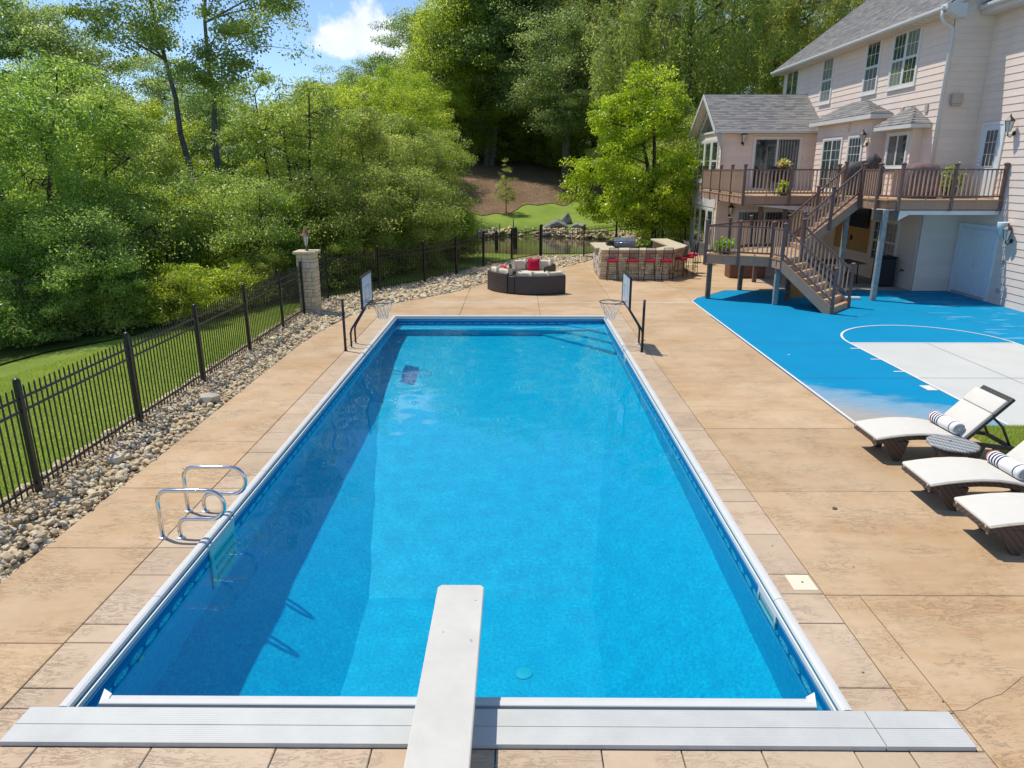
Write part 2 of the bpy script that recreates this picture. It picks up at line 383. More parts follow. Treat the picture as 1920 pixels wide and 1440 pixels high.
def m_court(c, name, wear):
    k = NT(name); p = k.pos(); X, Y, Z = k.sep(p)
    a = k.mix(k.ramp(k.noise(p, .9, 5), .35, .65), tuple(x * .93 for x in c), c); a = k.mix(k.ramp(k.noise(p, 30, 4), .35, .7, 0, .12), a, tuple(x * .6 for x in c))
    if wear:
        # paint worn off the near corner, ragged edge, faint roller streaks
        d = k.math('ADD', k.math('ADD', k.math('MULTIPLY', X, .75), Y), k.math('MULTIPLY', k.noise(k.scale(p, (1, 2.5, 1)), 1.4, 6, .65), 1.9))
        w = k.ramp(d, 18.3, 19.0, 1, 0); w = k.math('MULTIPLY', w, k.ramp(k.noise(k.scale(p, (1.5, 6, 1)), 2., 5, .7), .3, .6, .72, 1))
        w = k.math('MULTIPLY', w, k.math('LESS_THAN', X, 9.5))
        a = k.mix(k.math('MULTIPLY', w, .9), a, k.mix(k.ramp(d, 16.9, 18.0), (.44, .36, .28), (.22, .35, .45)))
        st = k.math('MULTIPLY', k.math('GREATER_THAN', X, 12.2), k.ramp(k.noise(k.scale(p, (1.1, 6., 1)), .9, 2), .60, .63, 0, .4)); a = k.mix(st, a, (.25, .48, .62))
    k.col(a).rough(.75).spec(.14); k.bump(k.noise(p, 60, 3), .2, .005); return k.m
M['court_blue'] = m_court((.0, .24, .46), 'blue_court_paint', True)
M['court_white'] = m_court((.545, .56, .54), 'pale_court_paint', False)
M['line'] = m_court((.70, .70, .68), 'white_line_paint', False)
def m_ground():
    k = NT('lawn_ground'); p = k.pos(); n = k.noise(p, .7, 5); f = k.noise(p, 11, 6, .7)
    c = k.mix(k.ramp(n, .35, .65), (.17, .25, .04), (.27, .35, .065)); c = k.mix(k.ramp(f, .3, .7, 0, .55), c, (.28, .40, .07)); c = k.mix(k.ramp(k.noise(p, 40, 4, .7), .5, .75, 0, .6), c, (.09, .17, .02))
    k.col(c).rough(.9).spec(.15); k.bump(k.noise(p, 34, 4, .7), .9, .06); return k.m
M['lawn'] = m_ground()
def m_mulch():
    k = NT('wood_chip_mulch'); p = k.pos(); f = k.noise(p, 7, 6, .75); n = k.noise(p, .8, 4)
    c = k.mix(k.ramp(f, .3, .7), (.10, .062, .038), (.42, .29, .185)); c = k.mix(k.ramp(n, .4, .65, 0, .5), c, (.16, .10, .06)); k.col(c).rough(.95).spec(.1); k.bump(f, 1., .15); return k.m
M['mulch'] = m_mulch()
def m_floor():
    k = NT('forest_litter'); p = k.pos(); c = k.mix(k.ramp(k.noise(p, .6, 5), .4, .6), (.05, .09, .015), (.07, .12, .02)); c = k.mix(k.ramp(k.noise(p, 8, 5, .7), .45, .7), c, (.05, .035, .02)); k.col(c).rough(.95).spec(.1); k.bump(k.noise(p, 12, 4), .8, .1); return k.m
M['forest'] = m_floor()
def m_rock():
    k = NT('river_rock'); t = k.attr(); r = k.rand(); p = k.coord(); v = k.math('FRACT', k.math('ADD', t, r))
    c = k.mix(k.ramp(v, 0, .35), (.45, .36, .22), (.70, .59, .39)); c = k.mix(k.ramp(v, .35, .6), c, (.66, .50, .28)); c = k.mix(k.ramp(v, .6, .8), c, (.72, .65, .48)); c = k.mix(k.ramp(v, .8, 1.), c, (.47, .42, .34))
    c = k.mix(k.ramp(k.noise(p, 30, 4), .35, .7, 0, .35), c, (.16, .12, .08)); k.col(c).rough(.75).spec(.3); k.bump(k.noise(p, 45, 3), .35, .01); return k.m
M['rock'] = m_rock()
M['rock_base'] = plain('gravel_base', (.38, .29, .18), .95, .35, 18, .8, .2, world_=True)
def m_leaf(name, a, b, c, trans=.5, hue=.12):
    k = NT(name); t = k.attr(); r = k.rand(); p = k.pos()
    col = k.mix(k.ramp(t, 0, .6), a, b); col = k.mix(k.ramp(t, .6, 1.), col, c)
    g = k.ramp(r, 0, 1, 1 - hue * 1.6, 1 + hue * 1.6); x = k.n('VectorMath', operation='SCALE'); k.l(col, x.inputs[0]); k.l(g, x.inputs['Scale'])
    hs = k.n('HueSaturation'); k.l(x.outputs[0], hs.inputs['Color']); k.l(k.ramp(k.math('FRACT', k.math('MULTIPLY', r, 7.3)), 0, 1, .5 - hue * .16, .5 + hue * .16), hs.inputs['Hue'])
    k.col(hs.outputs[0]).rough(.36).spec(.55)
    tr = k.n('BsdfTranslucent'); br = k.n('HueSaturation'); k.l(hs.outputs[0], br.inputs['Color']); br.inputs['Value'].default_value = 2.1; br.inputs['Saturation'].default_value = 1.08; br.inputs['Hue'].default_value = .485; k.l(br.outputs[0], tr.inputs[0])
    ms = k.n('MixShader'); ms.inputs[0].default_value = trans; k.l(k.b.outputs[0], ms.inputs[1]); k.l(tr.outputs[0], ms.inputs[2]); k.l(ms.outputs[0], k.out.inputs[0]); return k.m
M['leaf_ash'] = m_leaf('ash_leaves', (0.16, 0.25, 0.05), (0.27, 0.38, 0.07), (0.45, 0.54, 0.15))
M['leaf_mid'] = m_leaf('shrub_leaves', (0.165, 0.235, 0.055), (0.27, 0.35, 0.08), (0.44, 0.52, 0.14))
M['leaf_lime'] = m_leaf('lime_leaves', (0.17, 0.26, 0.03), (0.29, 0.38, 0.04), (0.44, 0.52, 0.08))
M['leaf_dark'] = m_leaf('oak_leaves', (0.12, 0.19, 0.055), (0.21, 0.295, 0.085), (0.38, 0.47, 0.16))
M['leaf_cotton'] = m_leaf('cottonwood_leaves', (0.14, 0.22, 0.06), (0.23, 0.32, 0.08), (0.38, 0.46, 0.14))
M['leaf_willow'] = m_leaf('willow_leaves', (0.12, 0.165, 0.035), (0.205, 0.25, 0.055), (0.36, 0.40, 0.11))
M['leaf_maple'] = m_leaf('maple_leaves', (0.185, 0.255, 0.02), (0.31, 0.385, 0.03), (0.47, 0.53, 0.07))
M['leaf_pine'] = m_leaf('larch_needles', (0.182, 0.227, 0.055), (0.273, 0.309, 0.078), (0.400, 0.423, 0.125))
M['grass'] = m_leaf('grass_blades', (.20, .29, .05), (.32, .40, .08), (.48, .52, .15), .4, .05)
M['flower'] = plain('yellow_flower', (.75, .62, .18), .6, .2, 30)
M['plant'] = m_leaf('potted_leaves', (0.160, 0.300, 0.010), (0.260, 0.400, 0.020), (0.360, 0.460, 0.050))
# ------------------------------------------------------------------ terrain
def sstep(a, b, x):
    t = np.clip((x - a) / (b - a), 0, 1); return t * t * (3 - 2 * t)
PX0, PX1, PY0, PY1 = -3.49, 2.52, 4.05, 20.21            # inner faces of the pool
def H(x, y):
    x = np.asarray(x, float); y = np.asarray(y, float)
    z = -.06 - .065 * np.clip(-6.6 - x, 0, 14)
    far = np.clip(y - 50, 0, 12) * .20 + np.clip(y - (58 + .6 * x), 0, 45) * .13
    z = z + far * sstep(-15, -5, x) * (1 - .0 * x)
    z = z + np.clip(y - 60, 0, 60) * .05 * sstep(-5, -15, x)
    d = np.sqrt(((x - .9) / 6.0) ** 2 + ((y - 44.4) / 7.0) ** 2); z = z - .9 * sstep(1.08, .86, d)
    pool = sstep(-4.9, -4.4, x) * sstep(3.7, 3.2, x) * sstep(2.6, 3.1, y) * sstep(21.4, 20.9, y); z = z - 3.4 * pool
    z = z + .05 * np.sin(x * .7 + 1) * np.sin(y * .55) * sstep(-7, -9, x)
    return z
def Hf(x, y): return float(H(x, y))
def sheet(name, xs, ys, m, dz=0., fx=None, kind='structure'):
    X, Y = np.meshgrid(xs, ys)
    if fx is not None: X, Y = fx(X, Y)
    V = np.stack([X.ravel(), Y.ravel(), (H(X, Y) + dz).ravel()], 1); nx = len(xs); ny = len(ys)
    i = (np.arange(ny - 1)[:, None] * nx + np.arange(nx - 1)[None]).ravel(); F = np.stack([i, i + 1, i + nx + 1, i + nx], 1)
    return tag(npmesh(name, V, F, m, smooth=True), kind=kind)
xs = np.concatenate([np.linspace(-260, -30, 24)[:-1], np.arange(-30, 24, .6), np.linspace(24, 260, 24)])
ys = np.concatenate([np.linspace(-40, 0, 9)[:-1], np.arange(0, 70, .6), np.linspace(70, 420, 40)])
sheet('ground', xs, ys, M['lawn'])
# bark-mulch bank under the oaks, ragged lower edge
CR = [(2.95, 4.56), (3.05, 4.60), (3.34, 4.585), (3.5, 4.60), (3.72, 4.72), (3.9, 4.78), (4.2, 4.98), (4.5, 5.05), (4.8, 5.2)]
def f_mulch(X, Y):
    y0 = 56.2 + .62 * X + .8 * np.sin(X * 1.3) + .5 * np.sin(X * 2.9); return X, y0 + (Y ** 1.3) * (96 - y0)
tag(sheet('mulch_bank', np.linspace(-9, 16, 60), np.linspace(0, 1, 60), M['mulch'], .05, f_mulch))
def f_forest(X, Y):
    xe = np.interp(Y, [8, 13, 17, 20, 23, 27, 31, 36, 42, 60], [-17.5, -14.6, -12.0, -10.0, -8.0, -5.6, -4.4, -3.4, -5.5, -9]) + .25 * np.sin(Y * 2.1)
    return xe - X * (90 + xe), Y
sheet('forest_floor', np.linspace(0, 1, 50) ** 2, np.linspace(8, 110, 120), M['forest'], .04, f_forest)

# ------------------------------------------------------------------ pond
def ring(cx, cy, rx, ry, n=48, wob=.06):
    return [(cx + rx * (1 + wob * math.sin(3 * a + 1) + wob * math.sin(5 * a)) * math.cos(a), cy + ry * (1 + wob * math.sin(3 * a + 1) + wob * math.sin(5 * a)) * math.sin(a)) for a in [2 * math.pi * i / n for i in range(n)]]
pd = MB(); pd.add([(x, y, -.38) for x, y in ring(.9, 44.4, 6.0, 7.2)], [tuple(range(48))]); tag(pd.build('pond_water', M['pond']), kind='structure')

# ------------------------------------------------------------------ rocks (icosahedra, dented)
_p = (1 + 5 ** .5) / 2
ICO = np.array([(-1, _p, 0), (1, _p, 0), (-1, -_p, 0), (1, -_p, 0), (0, -1, _p), (0, 1, _p), (0, -1, -_p), (0, 1, -_p), (_p, 0, -1), (_p, 0, 1), (-_p, 0, -1), (-_p, 0, 1)]) / 1.902
ICF = np.array([(0, 11, 5), (0, 5, 1), (0, 1, 7), (0, 7, 10), (0, 10, 11), (1, 5, 9), (5, 11, 4), (11, 10, 2), (10, 7, 6), (7, 1, 8), (3, 9, 4), (3, 4, 2), (3, 2, 6), (3, 6, 8), (3, 8, 9), (4, 9, 5), (2, 4, 11), (6, 2, 10), (8, 6, 7), (9, 8, 1)])
def rocks(name, P, Rr, m, seed, parent=None, flat=.62):
    g = np.random.default_rng(seed); n = len(P)
    s = np.stack([g.uniform(.75, 1.25, n), g.uniform(.6, 1.0, n), g.uniform(.4, .8, n) * flat / .62], 1) * Rr[:, None]
    V = ICO[None] * (1 + g.uniform(-.2, .2, (n, 12, 1))) * s[:, None]
    a = g.uniform(0, 6.28, n); c, q = np.cos(a)[:, None], np.sin(a)[:, None]
    tx = g.normal(0, .25, n)[:, None]
    V[:, :, 2] += V[:, :, 0] * tx
    X = V[:, :, 0] * c - V[:, :, 1] * q; Y = V[:, :, 0] * q + V[:, :, 1] * c
    V = np.stack([X, Y, V[:, :, 2]], 2) + P[:, None]
    F = (ICF[None] + (np.arange(n) * 12)[:, None, None]).reshape(-1, 3)
    o = npmesh(name, V.reshape(-1, 3), F, m, parent, np.repeat(g.random(n), 20)); return tag(o, kind='stuff')
EDGE = [(-5.28, 2.0), (-5.28, 16.5), (-5.15, 18.3), (-4.98, 19.9), (-4.42, 21.55), (-3.6, 22.7), (-2.2, 24.5), (-1.1, 26.7), (.5, 29.05), (2.12, 31.4), (2.95, 32.9), (4.04, 35.2), (6.0, 36.6), (9.3, 38.4)]
FLINE = [(-6.22, 5.9), (-6.2, 20.6), (-6.13, 22.86), (-3.45, 26.55), (-2.46, 28.84), (-1.45, 31.0), (-.24, 32.9), (1.13, 35.0), (3.24, 35.0), (5.07, 37.93), (7.34, 39.3), (9.3, 40.4)]
OUTB = [(-6.62, 2.0), (-6.62, 16.5), (-6.62, 18.3), (-6.62, 20.8), (-6.6, 23.1), (-5.2, 24.7), (-3.9, 26.7), (-2.9, 29.0), (-1.9, 31.4), (.6, 35.1), (1.2, 35.6), (3.1, 35.5), (4.9, 38.3), (9.3, 40.6)]
gb = MB(); n = len(EDGE); gb.add([(x, y, -.035) for x, y in EDGE] + [(x, y, -.035) for x, y in OUTB], [(i, i + 1, n + i + 1, n + i) for i in range(n - 1)])
bed = tag(gb.build('gravel_bed', M['rock_base']), kind='structure')
g = np.random.default_rng(3); Pts = []; Rs = []
def strip_pts(i, dens, r0, r1, lay):
    a, b, c, d = [np.array(q) for q in (EDGE[i], EDGE[i + 1], OUTB[i + 1], OUTB[i])]
    ar = abs(np.cross(c - a, d - b)) / 2; n = int(ar * dens); u, w = g.random(n), g.random(n)
    Q = (a * (1 - u)[:, None] + b * u[:, None]) * (1 - w)[:, None] + (d * (1 - u)[:, None] + c * u[:, None]) * w[:, None]
    r = g.uniform(r0, r1, n) * (.75 + .5 * (g.random(n) < .15)); edge = np.minimum(w, 1 - w); z = -.03 + r * .3 + g.uniform(0, lay, n) * np.clip(edge * 8, .2, 1)
    Pts.append(np.column_stack([Q, z])); Rs.append(r)
for i in range(len(EDGE) - 1):
    if i == 0: strip_pts(i, 330, .030, .058, .06)
    elif i < 4: strip_pts(i, 210, .04, .072, .06)
    else: strip_pts(i, 110, .05, .10, .05)
Pts = np.concatenate(Pts); Rs = np.concatenate(Rs); keep = Pts[:, 1] > 4.5
rocks('river_rock_fill', Pts[keep], Rs[keep], M['rock'], 11, bed)
# the stones that show largest, one by one
protos = []
for q in range(6):
    bm = bmesh.new(); bmesh.ops.create_icosphere(bm, subdivisions=2 if q < 0 else 1, radius=1)
    gg = random.Random(50 + q)
    bmesh.ops.subdivide_edges(bm, edges=bm.edges[:], cuts=0) if False else None
    for v in bm.verts: v.co *= 1 + gg.uniform(-.2, .2); 
    for v in bm.verts: v.co.x *= gg.choice([1.15, 1.2]); v.co.z *= .6; v.co.y *= .82
    me = bpy.data.meshes.new('stone'); bm.to_mesh(me); bm.free(); me.materials.append(M['rock']); protos.append(me)
for i in range(296):
    y = 6.2 + (rnd.random() ** 1.25) * 6.3; x = rnd.uniform(-6.05, -5.33); r = rnd.uniform(.032, .062)
    o = link(bpy.data.objects.new('stone', protos[i % 6])); o.parent = bed; o.location = (x, y, .03 + rnd.uniform(0, .05)); o.scale = (r, r, r); o.rotation_euler = (rnd.uniform(-.4, .4), rnd.uniform(-.4, .4), rnd.uniform(0, 6.3))
for (x, y, r) in ((-5.55, 12.2, .2), (-5.75, 9.4, .15), (-5.9, 16.9, .17)):
    o = link(bpy.data.objects.new('stone', protos[2])); o.parent = bed; o.location = (x, y, .09); o.scale = (r, r, r); o.rotation_euler = (0, 0, x * 9)
# pond edge: pale stacked stones all round
rg = ring(.9, 44.8, 5.75, 6.35, 150); P = []; Rr = []
for lay in range(5):
    for (x, y) in [q for q in rg if q[1] > 45.5 or q[0] > 5.2]: P.append((x * 1 + g.normal(0, .2) + (x - .9) * lay * .02, y + g.normal(0, .2) + (y - 44.8) * lay * .02, Hf(x, y) * .0 - .34 + lay * .10 + g.uniform(0, .08))); Rr.append(g.uniform(.14, .26))
P = np.array(P); Rr = np.array(Rr); rocks('pond_edge_stones', P, Rr, M['rock'], 21)
P = []; Rr = []
for i in range(380):
    x = g.uniform(4.6, 7.2); y = 40.9 + (x - 4.6) * .9 + g.uniform(-.4, 5.5) * (1 - .5 * (x - 4.6) / 2.6); P.append((x, y, Hf(x, y) + .06)); Rr.append(g.uniform(.10, .24))
rocks('creek_bank_stones', np.array(P), np.array(Rr), M['rock'], 22)

# ------------------------------------------------------------------ patio: base and slabs
base = MB()
for r_ in ((-5.28, -3.62, -6, 20.35), (2.65, 7.3, -6, 25), (-3.62, 2.65, -6, 4.0), (-5.28, 2.65, 20.33, 20.6)): base.box(r_[0], r_[1], r_[2], r_[3], -.2, -.014)
base.prism([(-5.1, 20.6), (7.3, 20.6), (7.3, 25), (16, 25), (16, 34.3), (9.3, 36.5), (9.3, 38.4)] + [(x, y) for x, y in reversed(EDGE[4:13])], -.2, -.015)
patio = tag(base.build('patio', M['joint']), kind='structure')
def slab(poly, m, gap=.005, top=0.):
    if len(poly) < 3 or area(poly) < .02: return
    P = [Vector(p) for p in poly]
    a = sum(P[i].x * P[(i + 1) % len(P)].y - P[(i + 1) % len(P)].x * P[i].y for i in range(len(P)))
    if a < 0: P.reverse()
    Q = [P[0]]
    for p in P[1:]:
        if (p - Q[-1]).length > .02: Q.append(p)
    if (Q[0] - Q[-1]).length < .02: Q.pop()
    q = inset(Q, gap); b = MB(); b.prism([(p.x, p.y) for p in q], -.06, top + rnd.uniform(-.0015, .0015), .006, .005); b.build('concrete_slab', m, patio)
def rect(x0, x1, y0, y1): return [(x0, y0), (x1, y0), (x1, y1), (x0, y1)]
# bands of stamped border stones beside the pool
rb = [4.57, 4.85, 5.71, 6.19, 6.55, 7.4, 8.25, 8.6, 9.1, 9.97, 10.83, 11.0, 11.7, 12.6, 13.1, 13.6, 14.5, 15.3, 15.8, 16.7, 17.5, 18.0, 18.8, 19.7, 20.32]
lb = [4.57, 4.8, 5.38, 5.65, 6.49, 7.05, 7.9, 8.6, 9.02, 9.85, 10.4, 10.71, 11.59, 12.4, 12.8, 13.6, 14.4, 15.2, 15.6, 16.4, 17.3, 17.9, 18.7, 19.6, 20.32]
for a, b in zip(rb, rb[1:]): slab(rect(2.62, 3.06, a, b), M['band'])
for a, b in zip(lb, lb[1:]): slab(rect(-4.03, -3.59, a, b), M['band'])
fx = [-5.28, -4.35, -3.5, -2.66, -1.75, -1.05, -.15, .62, 1.2, 1.78, 2.45, 2.85, 3.4]
for a, b in zip(fx, fx[1:]): slab(rect(a, b, 3.35, 4.19), M['band'])
slab(rect(-5.28, -4.03, 4.19, 5.37), M['deck']); slab(rect(-4.03, -3.79, 4.19, 4.57), M['band']); slab(rect(3.345, 3.4, 4.19, 4.57), M['band'])
for a, b in zip([-6, -2, 1.2], [-2, 1.2, 3.35]):
    for c, d in zip([-5.28, -2.2, .6], [-2.2, .6, 3.4]): slab(rect(c, d, a, b), M['deck'])
def left_limit(y): return float(np.interp(y, [e[1] for e in EDGE], [e[0] for e in EDGE]))
lj = [5.37, 7.04, 8.6, 10.3, 11.77, 13.4, 15.0, 16.6, 18.3, 20.32]
for a, b in zip(lj, lj[1:]): slab([(-4.03, a), (-4.03, b), (left_limit(b), b), (left_limit(a), a)], M['deck'])
slab(rect(3.06, 3.4, 4.57, 6.17), M['deck'])
rj = [6.17, 8.56, 10.94, 13.6, 16.2, 18.9, 20.6]
for a, b in zip(rj, rj[1:]): slab(rect(3.06, 5.6, a, b), M['deck'])
for a, b in zip([-6, -2, 1.2, 3.6, 6.17, 8.56], [-2, 1.2, 3.6, 6.17, 8.56, 10.94]):
    slab(rect(3.4, 5.6, a, b) if a < 6 else rect(5.6, 7.25, a, b), M['deck'])
    if a < 6: slab(rect(5.6, 7.25, a, b), M['deck'])
# far patio: clipped to the gravel edge
xc = [-5.6, -1.68, .68, 3.07, 5.64]; yc = [20.32, 22.55, 25.6, 28.7, 31.9, 35.2, 38.4]
def far_clip(P):
    for a, b in zip(EDGE[3:], EDGE[4:12]):
        P = clip(P, b, a) if False else clip(P, a, b) if False else P
    return P
def left_limit(y): return float(np.interp(y, [e[1] for e in EDGE], [e[0] for e in EDGE]))
for i in range(4):
    for j in range(6):
        y0, y1 = yc[j], yc[j + 1]; x0, x1 = xc[i], xc[i + 1]
        yy = sorted({y0, y1, *[e[1] for e in EDGE if y0 < e[1] < y1]})
        L_ = [(max(x0, left_limit(y)), y) for y in yy]
        if all(p[0] >= x1 - .05 for p in L_): continue
        L_ = [(min(p[0], x1), p[1]) for p in L_]
        slab([(x1, y1)] + list(reversed(L_)) + [(x1, y0)], M['deck'])
for j in range(1, 6):
    y0, y1 = yc[j], yc[j + 1]; slab([(5.64, y0), (5.64, y1), (9.28, y1), (9.28, y0)] if y0 > 25 else [(5.64, 22.8), (5.64, y1), (9.28, y1), (9.28, 25.02), (7.35, 25.02), (5.85, 23.25)], M['deck'])
pg = MB(); pg.box(9.3, 13.85, 25.02, 34.3, -.05, -.002); pg.build('concrete_slab', M['slab_grey'], patio)
pg = MB(); pg.box(13.88, 15.1, 24.9, 24.96, -.05, .02)
# ------------------------------------------------------------------ court
ct = MB(); ct.prism([(5.62, 11.0), (15.3, 11.0), (15.3, 25.0), (7.4, 25.0), (5.9, 23.3), (5.62, 22.8)], -.1, .0); tag(ct.build('basketball_court', M['court_blue']), kind='structure')
cw = MB(); cw.prism(rect(8.15, 12.15, 11.0, 16.98), 0, .004); court = bpy.data.objects['basketball_court']; cw.build('free_throw_lane', M['court_white'], court)
ln = MB()
def strip(a, b, w, z=.008):
    a = Vector(a); b = Vector(b); d = (b - a).normalized(); s_ = Vector((-d.y, d.x)) * w / 2
    ln.add([(*(a + s_), z), (*(a - s_), z), (*(b - s_), z), (*(b + s_), z)], [(0, 1, 2, 3)])
strip((8.13, 11.0), (8.13, 16.95), .055); strip((12.17, 11.0), (12.17, 16.95), .055); strip((8.1, 16.98), (12.2, 16.98), .055, .0085)
arc = [(10.15 + 2.02 * math.cos(a), 17.0 + 2.05 * math.sin(a)) for a in [math.pi * i / 40 for i in range(41)]]
for k in range(40):
    (x, y), (x2, y2) = arc[k], arc[k + 1]; q = lambda x, y, d: (10.15 + (x - 10.15) * d, 17 + (y - 17) * d, .008)
    ln.add([q(x, y, .987), q(x, y, 1.013), q(x2, y2, 1.013), q(x2, y2, .987)], [(0, 1, 2, 3)])
for y in (16.41, 15.395, 14.385): strip((7.89, y), (8.1, y), .055)
strip((7.975, 13.05), (7.975, 13.37), .21); strip((5.645, 11.0), (5.645, 22.8), .05)
strip((5.64, 22.78), (5.9, 23.28), .03)
ln.build('painted_line', M['line'], court)
pl = MB(); pl.box(-2.7, 5.6, 22.5, 22.54, -.02, .0035); pl.build('painted_line', M['line'], patio)
jn = MB()
for a, b in (((10.0, 11), (10.0, 16.98)), ((5.7, 13.9), (15, 13.9)), ((9.55, 19.9), (10.45, 20.7)), ((9.55, 19.9), (9.2, 20.15)), ((11.1, 22.2), (14.9, 16.0)), ((5.7, 16.95), (8, 16.95))):
    a = Vector(a); b = Vector(b); d = (b - a).normalized(); s_ = Vector((-d.y, d.x)) * .007; jn.add([(*(a + s_), .0062), (*(a - s_), .0062), (*(b - s_), .0062), (*(b + s_), .0062)], [(0, 1, 2, 3)])
jn.build('saw_cut', plain('saw_cut', (.06, .10, .13), .9, .1), court)
pi = MB(); pi.box(10.5, 11.2, 23.05, 23.2, 0.005, .09); tag(pi.build('white_plank', M['trim'], bev=.01), 'short white plank lying on the blue court under the deck beside the tall post', 'plank')
for k, (x, y) in enumerate(((3.95, 8.05), (6.2, 15.75))):
    lf = MB(); lf.add([(x - .035, y - .015, .012), (x + .01, y - .03, .02), (x + .05, y + .01, .012), (x, y + .03, .016)], [(0, 1, 2, 3)])
    tag(lf.build('fallen_leaf', M['mulch'] if k == 0 else M['line']), ('dry brown leaf lying on the tan slab left of the loungers', 'pale scrap of leaf lying on the blue court paint')[k], 'leaf')

ck = MB()
for (a, b) in zip(CR, CR[1:]):
    d = Vector((b[0] - a[0], b[1] - a[1])).normalized(); w = .002; n_ = Vector((-d.y, d.x)) * w; ck.add([(a[0] + n_.x, a[1] + n_.y, .0032), (a[0] - n_.x, a[1] - n_.y, .0032), (b[0] - n_.x, b[1] - n_.y, .0032), (b[0] + n_.x, b[1] + n_.y, .0032)], [(0, 1, 2, 3)])
ck.build('hairline_crack', M['joint'], patio)
# ------------------------------------------------------------------ pool
pool = thing('swimming_pool', 'long rectangular in-ground pool with bright blue printed liner and white coping', 'pool', (-.5, 12.3, 0))
wl = MB(); T = .16
wl.box(PX0 - T, PX0, PY0 - T, PY1 + T, -1.5, -.012).box(PX1, PX1 + T, PY0 - T, PY1 + T, -1.5, -.012).box(PX0, PX1, PY1, PY1 + T, -1.5, -.0125).box(PX0, PX1, PY0 - T, PY0, -1.5, -.0125)
walls = wl.build('liner_wall', M['liner_band'], pool)
hx0, hx1, hy0, hy1, zs, zd = -1.95, 1.0, 5.2, 8.2, -1.2, -2.5; ys_ = 18.0
fl = MB(); fl.add([(PX0, PY0, zs), (PX1, PY0, zs), (PX1, ys_, zs), (PX0, ys_, zs), (PX0, PY1, zs + .08), (PX1, PY1, zs + .08), (hx0, hy0, zd), (hx1, hy0, zd), (hx1, hy1, zd), (hx0, hy1, zd)],
       [(3, 2, 5, 4), (6, 7, 8, 9), (0, 1, 7, 6), (1, 2, 8, 7), (2, 3, 9, 8), (3, 0, 6, 9)])
fl.build('liner_floor', M['liner'], pool)
bn = MB(); bn.box(PX0 + .003, PX1 - .003, 19.55, PY1 - .003, -1.19, -.52); bn.build('bench_step', M['liner'], pool, bev=.015)
for k, (lx, ly, z) in enumerate(((1.15, 1.25, -.36), (1.75, 1.95, -.66), (2.45, 2.7, -.92))):
    st = MB(); st.prism([(PX1 - .004 - lx, PY1 - .01 - k * .004), (PX1 - .004 - k * .003, PY1 - .01 - k * .004), (PX1 - .004 - k * .003, PY1 - ly)], -1.18, z); st.build('corner_step', M['liner'], pool, bev=.012)
dr = MB(); dr.lathe([(.02, .012), (.09, .012), (.105, .006), (.105, 0)], (.08, 6.9, zd + .003), 20); dr.build('floor_drain', plain('drain_cover', (.04, .56, .70), .5, .05), pool)
# coping in lengths
def coping(a, b, n_in):
    a = Vector(a); b = Vector(b); d = (b - a).normalized(); nn = Vector(n_in)
    prof = [(-.048, -.05), (-.048, .008), (-.038, .018), (-.012, .023), (.018, .022), (.040, .012), (.05, -.008), (.048, -.04), (.03, -.05)]
    c = MB(); k = len(prof); vs = [p + nn * q + Vector((0, 0, z)) for p in (a, b) for q, z in prof]
    c.add(vs, [(i, (i + 1) % k, k + (i + 1) % k, k + i) for i in range(k)] + [tuple(reversed(range(k))), tuple(range(k, 2 * k))])
    return c.build('coping', M['white'], pool)
yy = [4.57, 6.07, 9.12, 12.17, 15.22, 18.27, 20.2]
for a, b in zip(yy, yy[1:]):
    coping((-3.542, a + .003, 0), (-3.542, b - .003, 0), (1, 0, 0)); coping((2.572, a + .003, 0), (2.572, b - .003, 0), (-1, 0, 0))
for a, b in zip([-3.59, -1.55, .5], [-1.55, .5, 2.62]): coping((a + .003, 20.262, 0), (b - .003, 20.262, 0), (0, -1, 0))
tr = MB()
for x in (PX0 + .012, PX1 - .012): tr.box(x - .008, x + .008, 4.57, 20.2, -.075, -.03)
tr.box(PX0, PX1, 20.185, 20.20, -.075, -.03); tr.build('cover_track', M['trim'], pool)
# moulded steps let into the left wall under the hand rails
ws = MB(); ws.box(PX0 + .001, PX0 + .035, 7.12, 7.82, -1.0, -.06)
panel = ws.build('wall_step', plain('pale_aqua_plastic', (.30, .66, .62), .4, .04), pool, bev=.008)
for z in (-.30, -.55, -.80):
    p_ = MB(); p_.box(PX0 + .036, PX0 + .046, 7.2, 7.74, z - .03, z + .05); p_.build('step_pocket', plain('aqua_recess', (.16, .46, .46), .5, .04) if z == -.30 else bpy.data.materials['aqua_recess'], panel)
def skimmer(y0, y1):
    s = MB(); x = PX1 - .02
    s.box(x, PX1 - .002, y0, y1, -.115, -.085).box(x, PX1 - .002, y0, y1, -.30, -.265).box(x, PX1 - .002, y0, y0 + .04, -.265, -.115).box(x, PX1 - .002, y1 - .04, y1, -.265, -.115)
    f = s.build('skimmer', M['white'], pool); d = MB(); d.box(PX1 - .008, PX1 - .003, y0 + .04, y1 - .04, -.265, -.115); d.build('skimmer_mouth', plain('grey_mouth', (.42, .48, .47), .5), f)
skimmer(5.93, 6.45); skimmer(15.8, 16.2)
for (x, y, s_) in ((PX0, 5.55, 1), (PX0, 12.6, 1), (PX1, 12.1, -1), (PX1, 10.3, -1)):
    r_ = MB(); r_.lathe([(.0, .02), (.03, .02), (.045, .008), (.045, 0)], (0, 0, 0), 14); o = r_.build('return_fitting', M['white'], pool); o.rotation_euler = (0, R(90) * s_, 0); o.location = Vector((x + .003 * s_, y, -.42)) - Vector(pool.location)
    for v in o.data.vertices: v.co += Vector(pool.location)
wx, wy = np.linspace(PX0 + .0005, PX1 - .0005, 75), np.linspace(PY0 + .0005, PY1 - .0005, 200); WX, WY = np.meshgrid(wx, wy); wg = np.random.default_rng(77); WZ = np.zeros_like(WX)
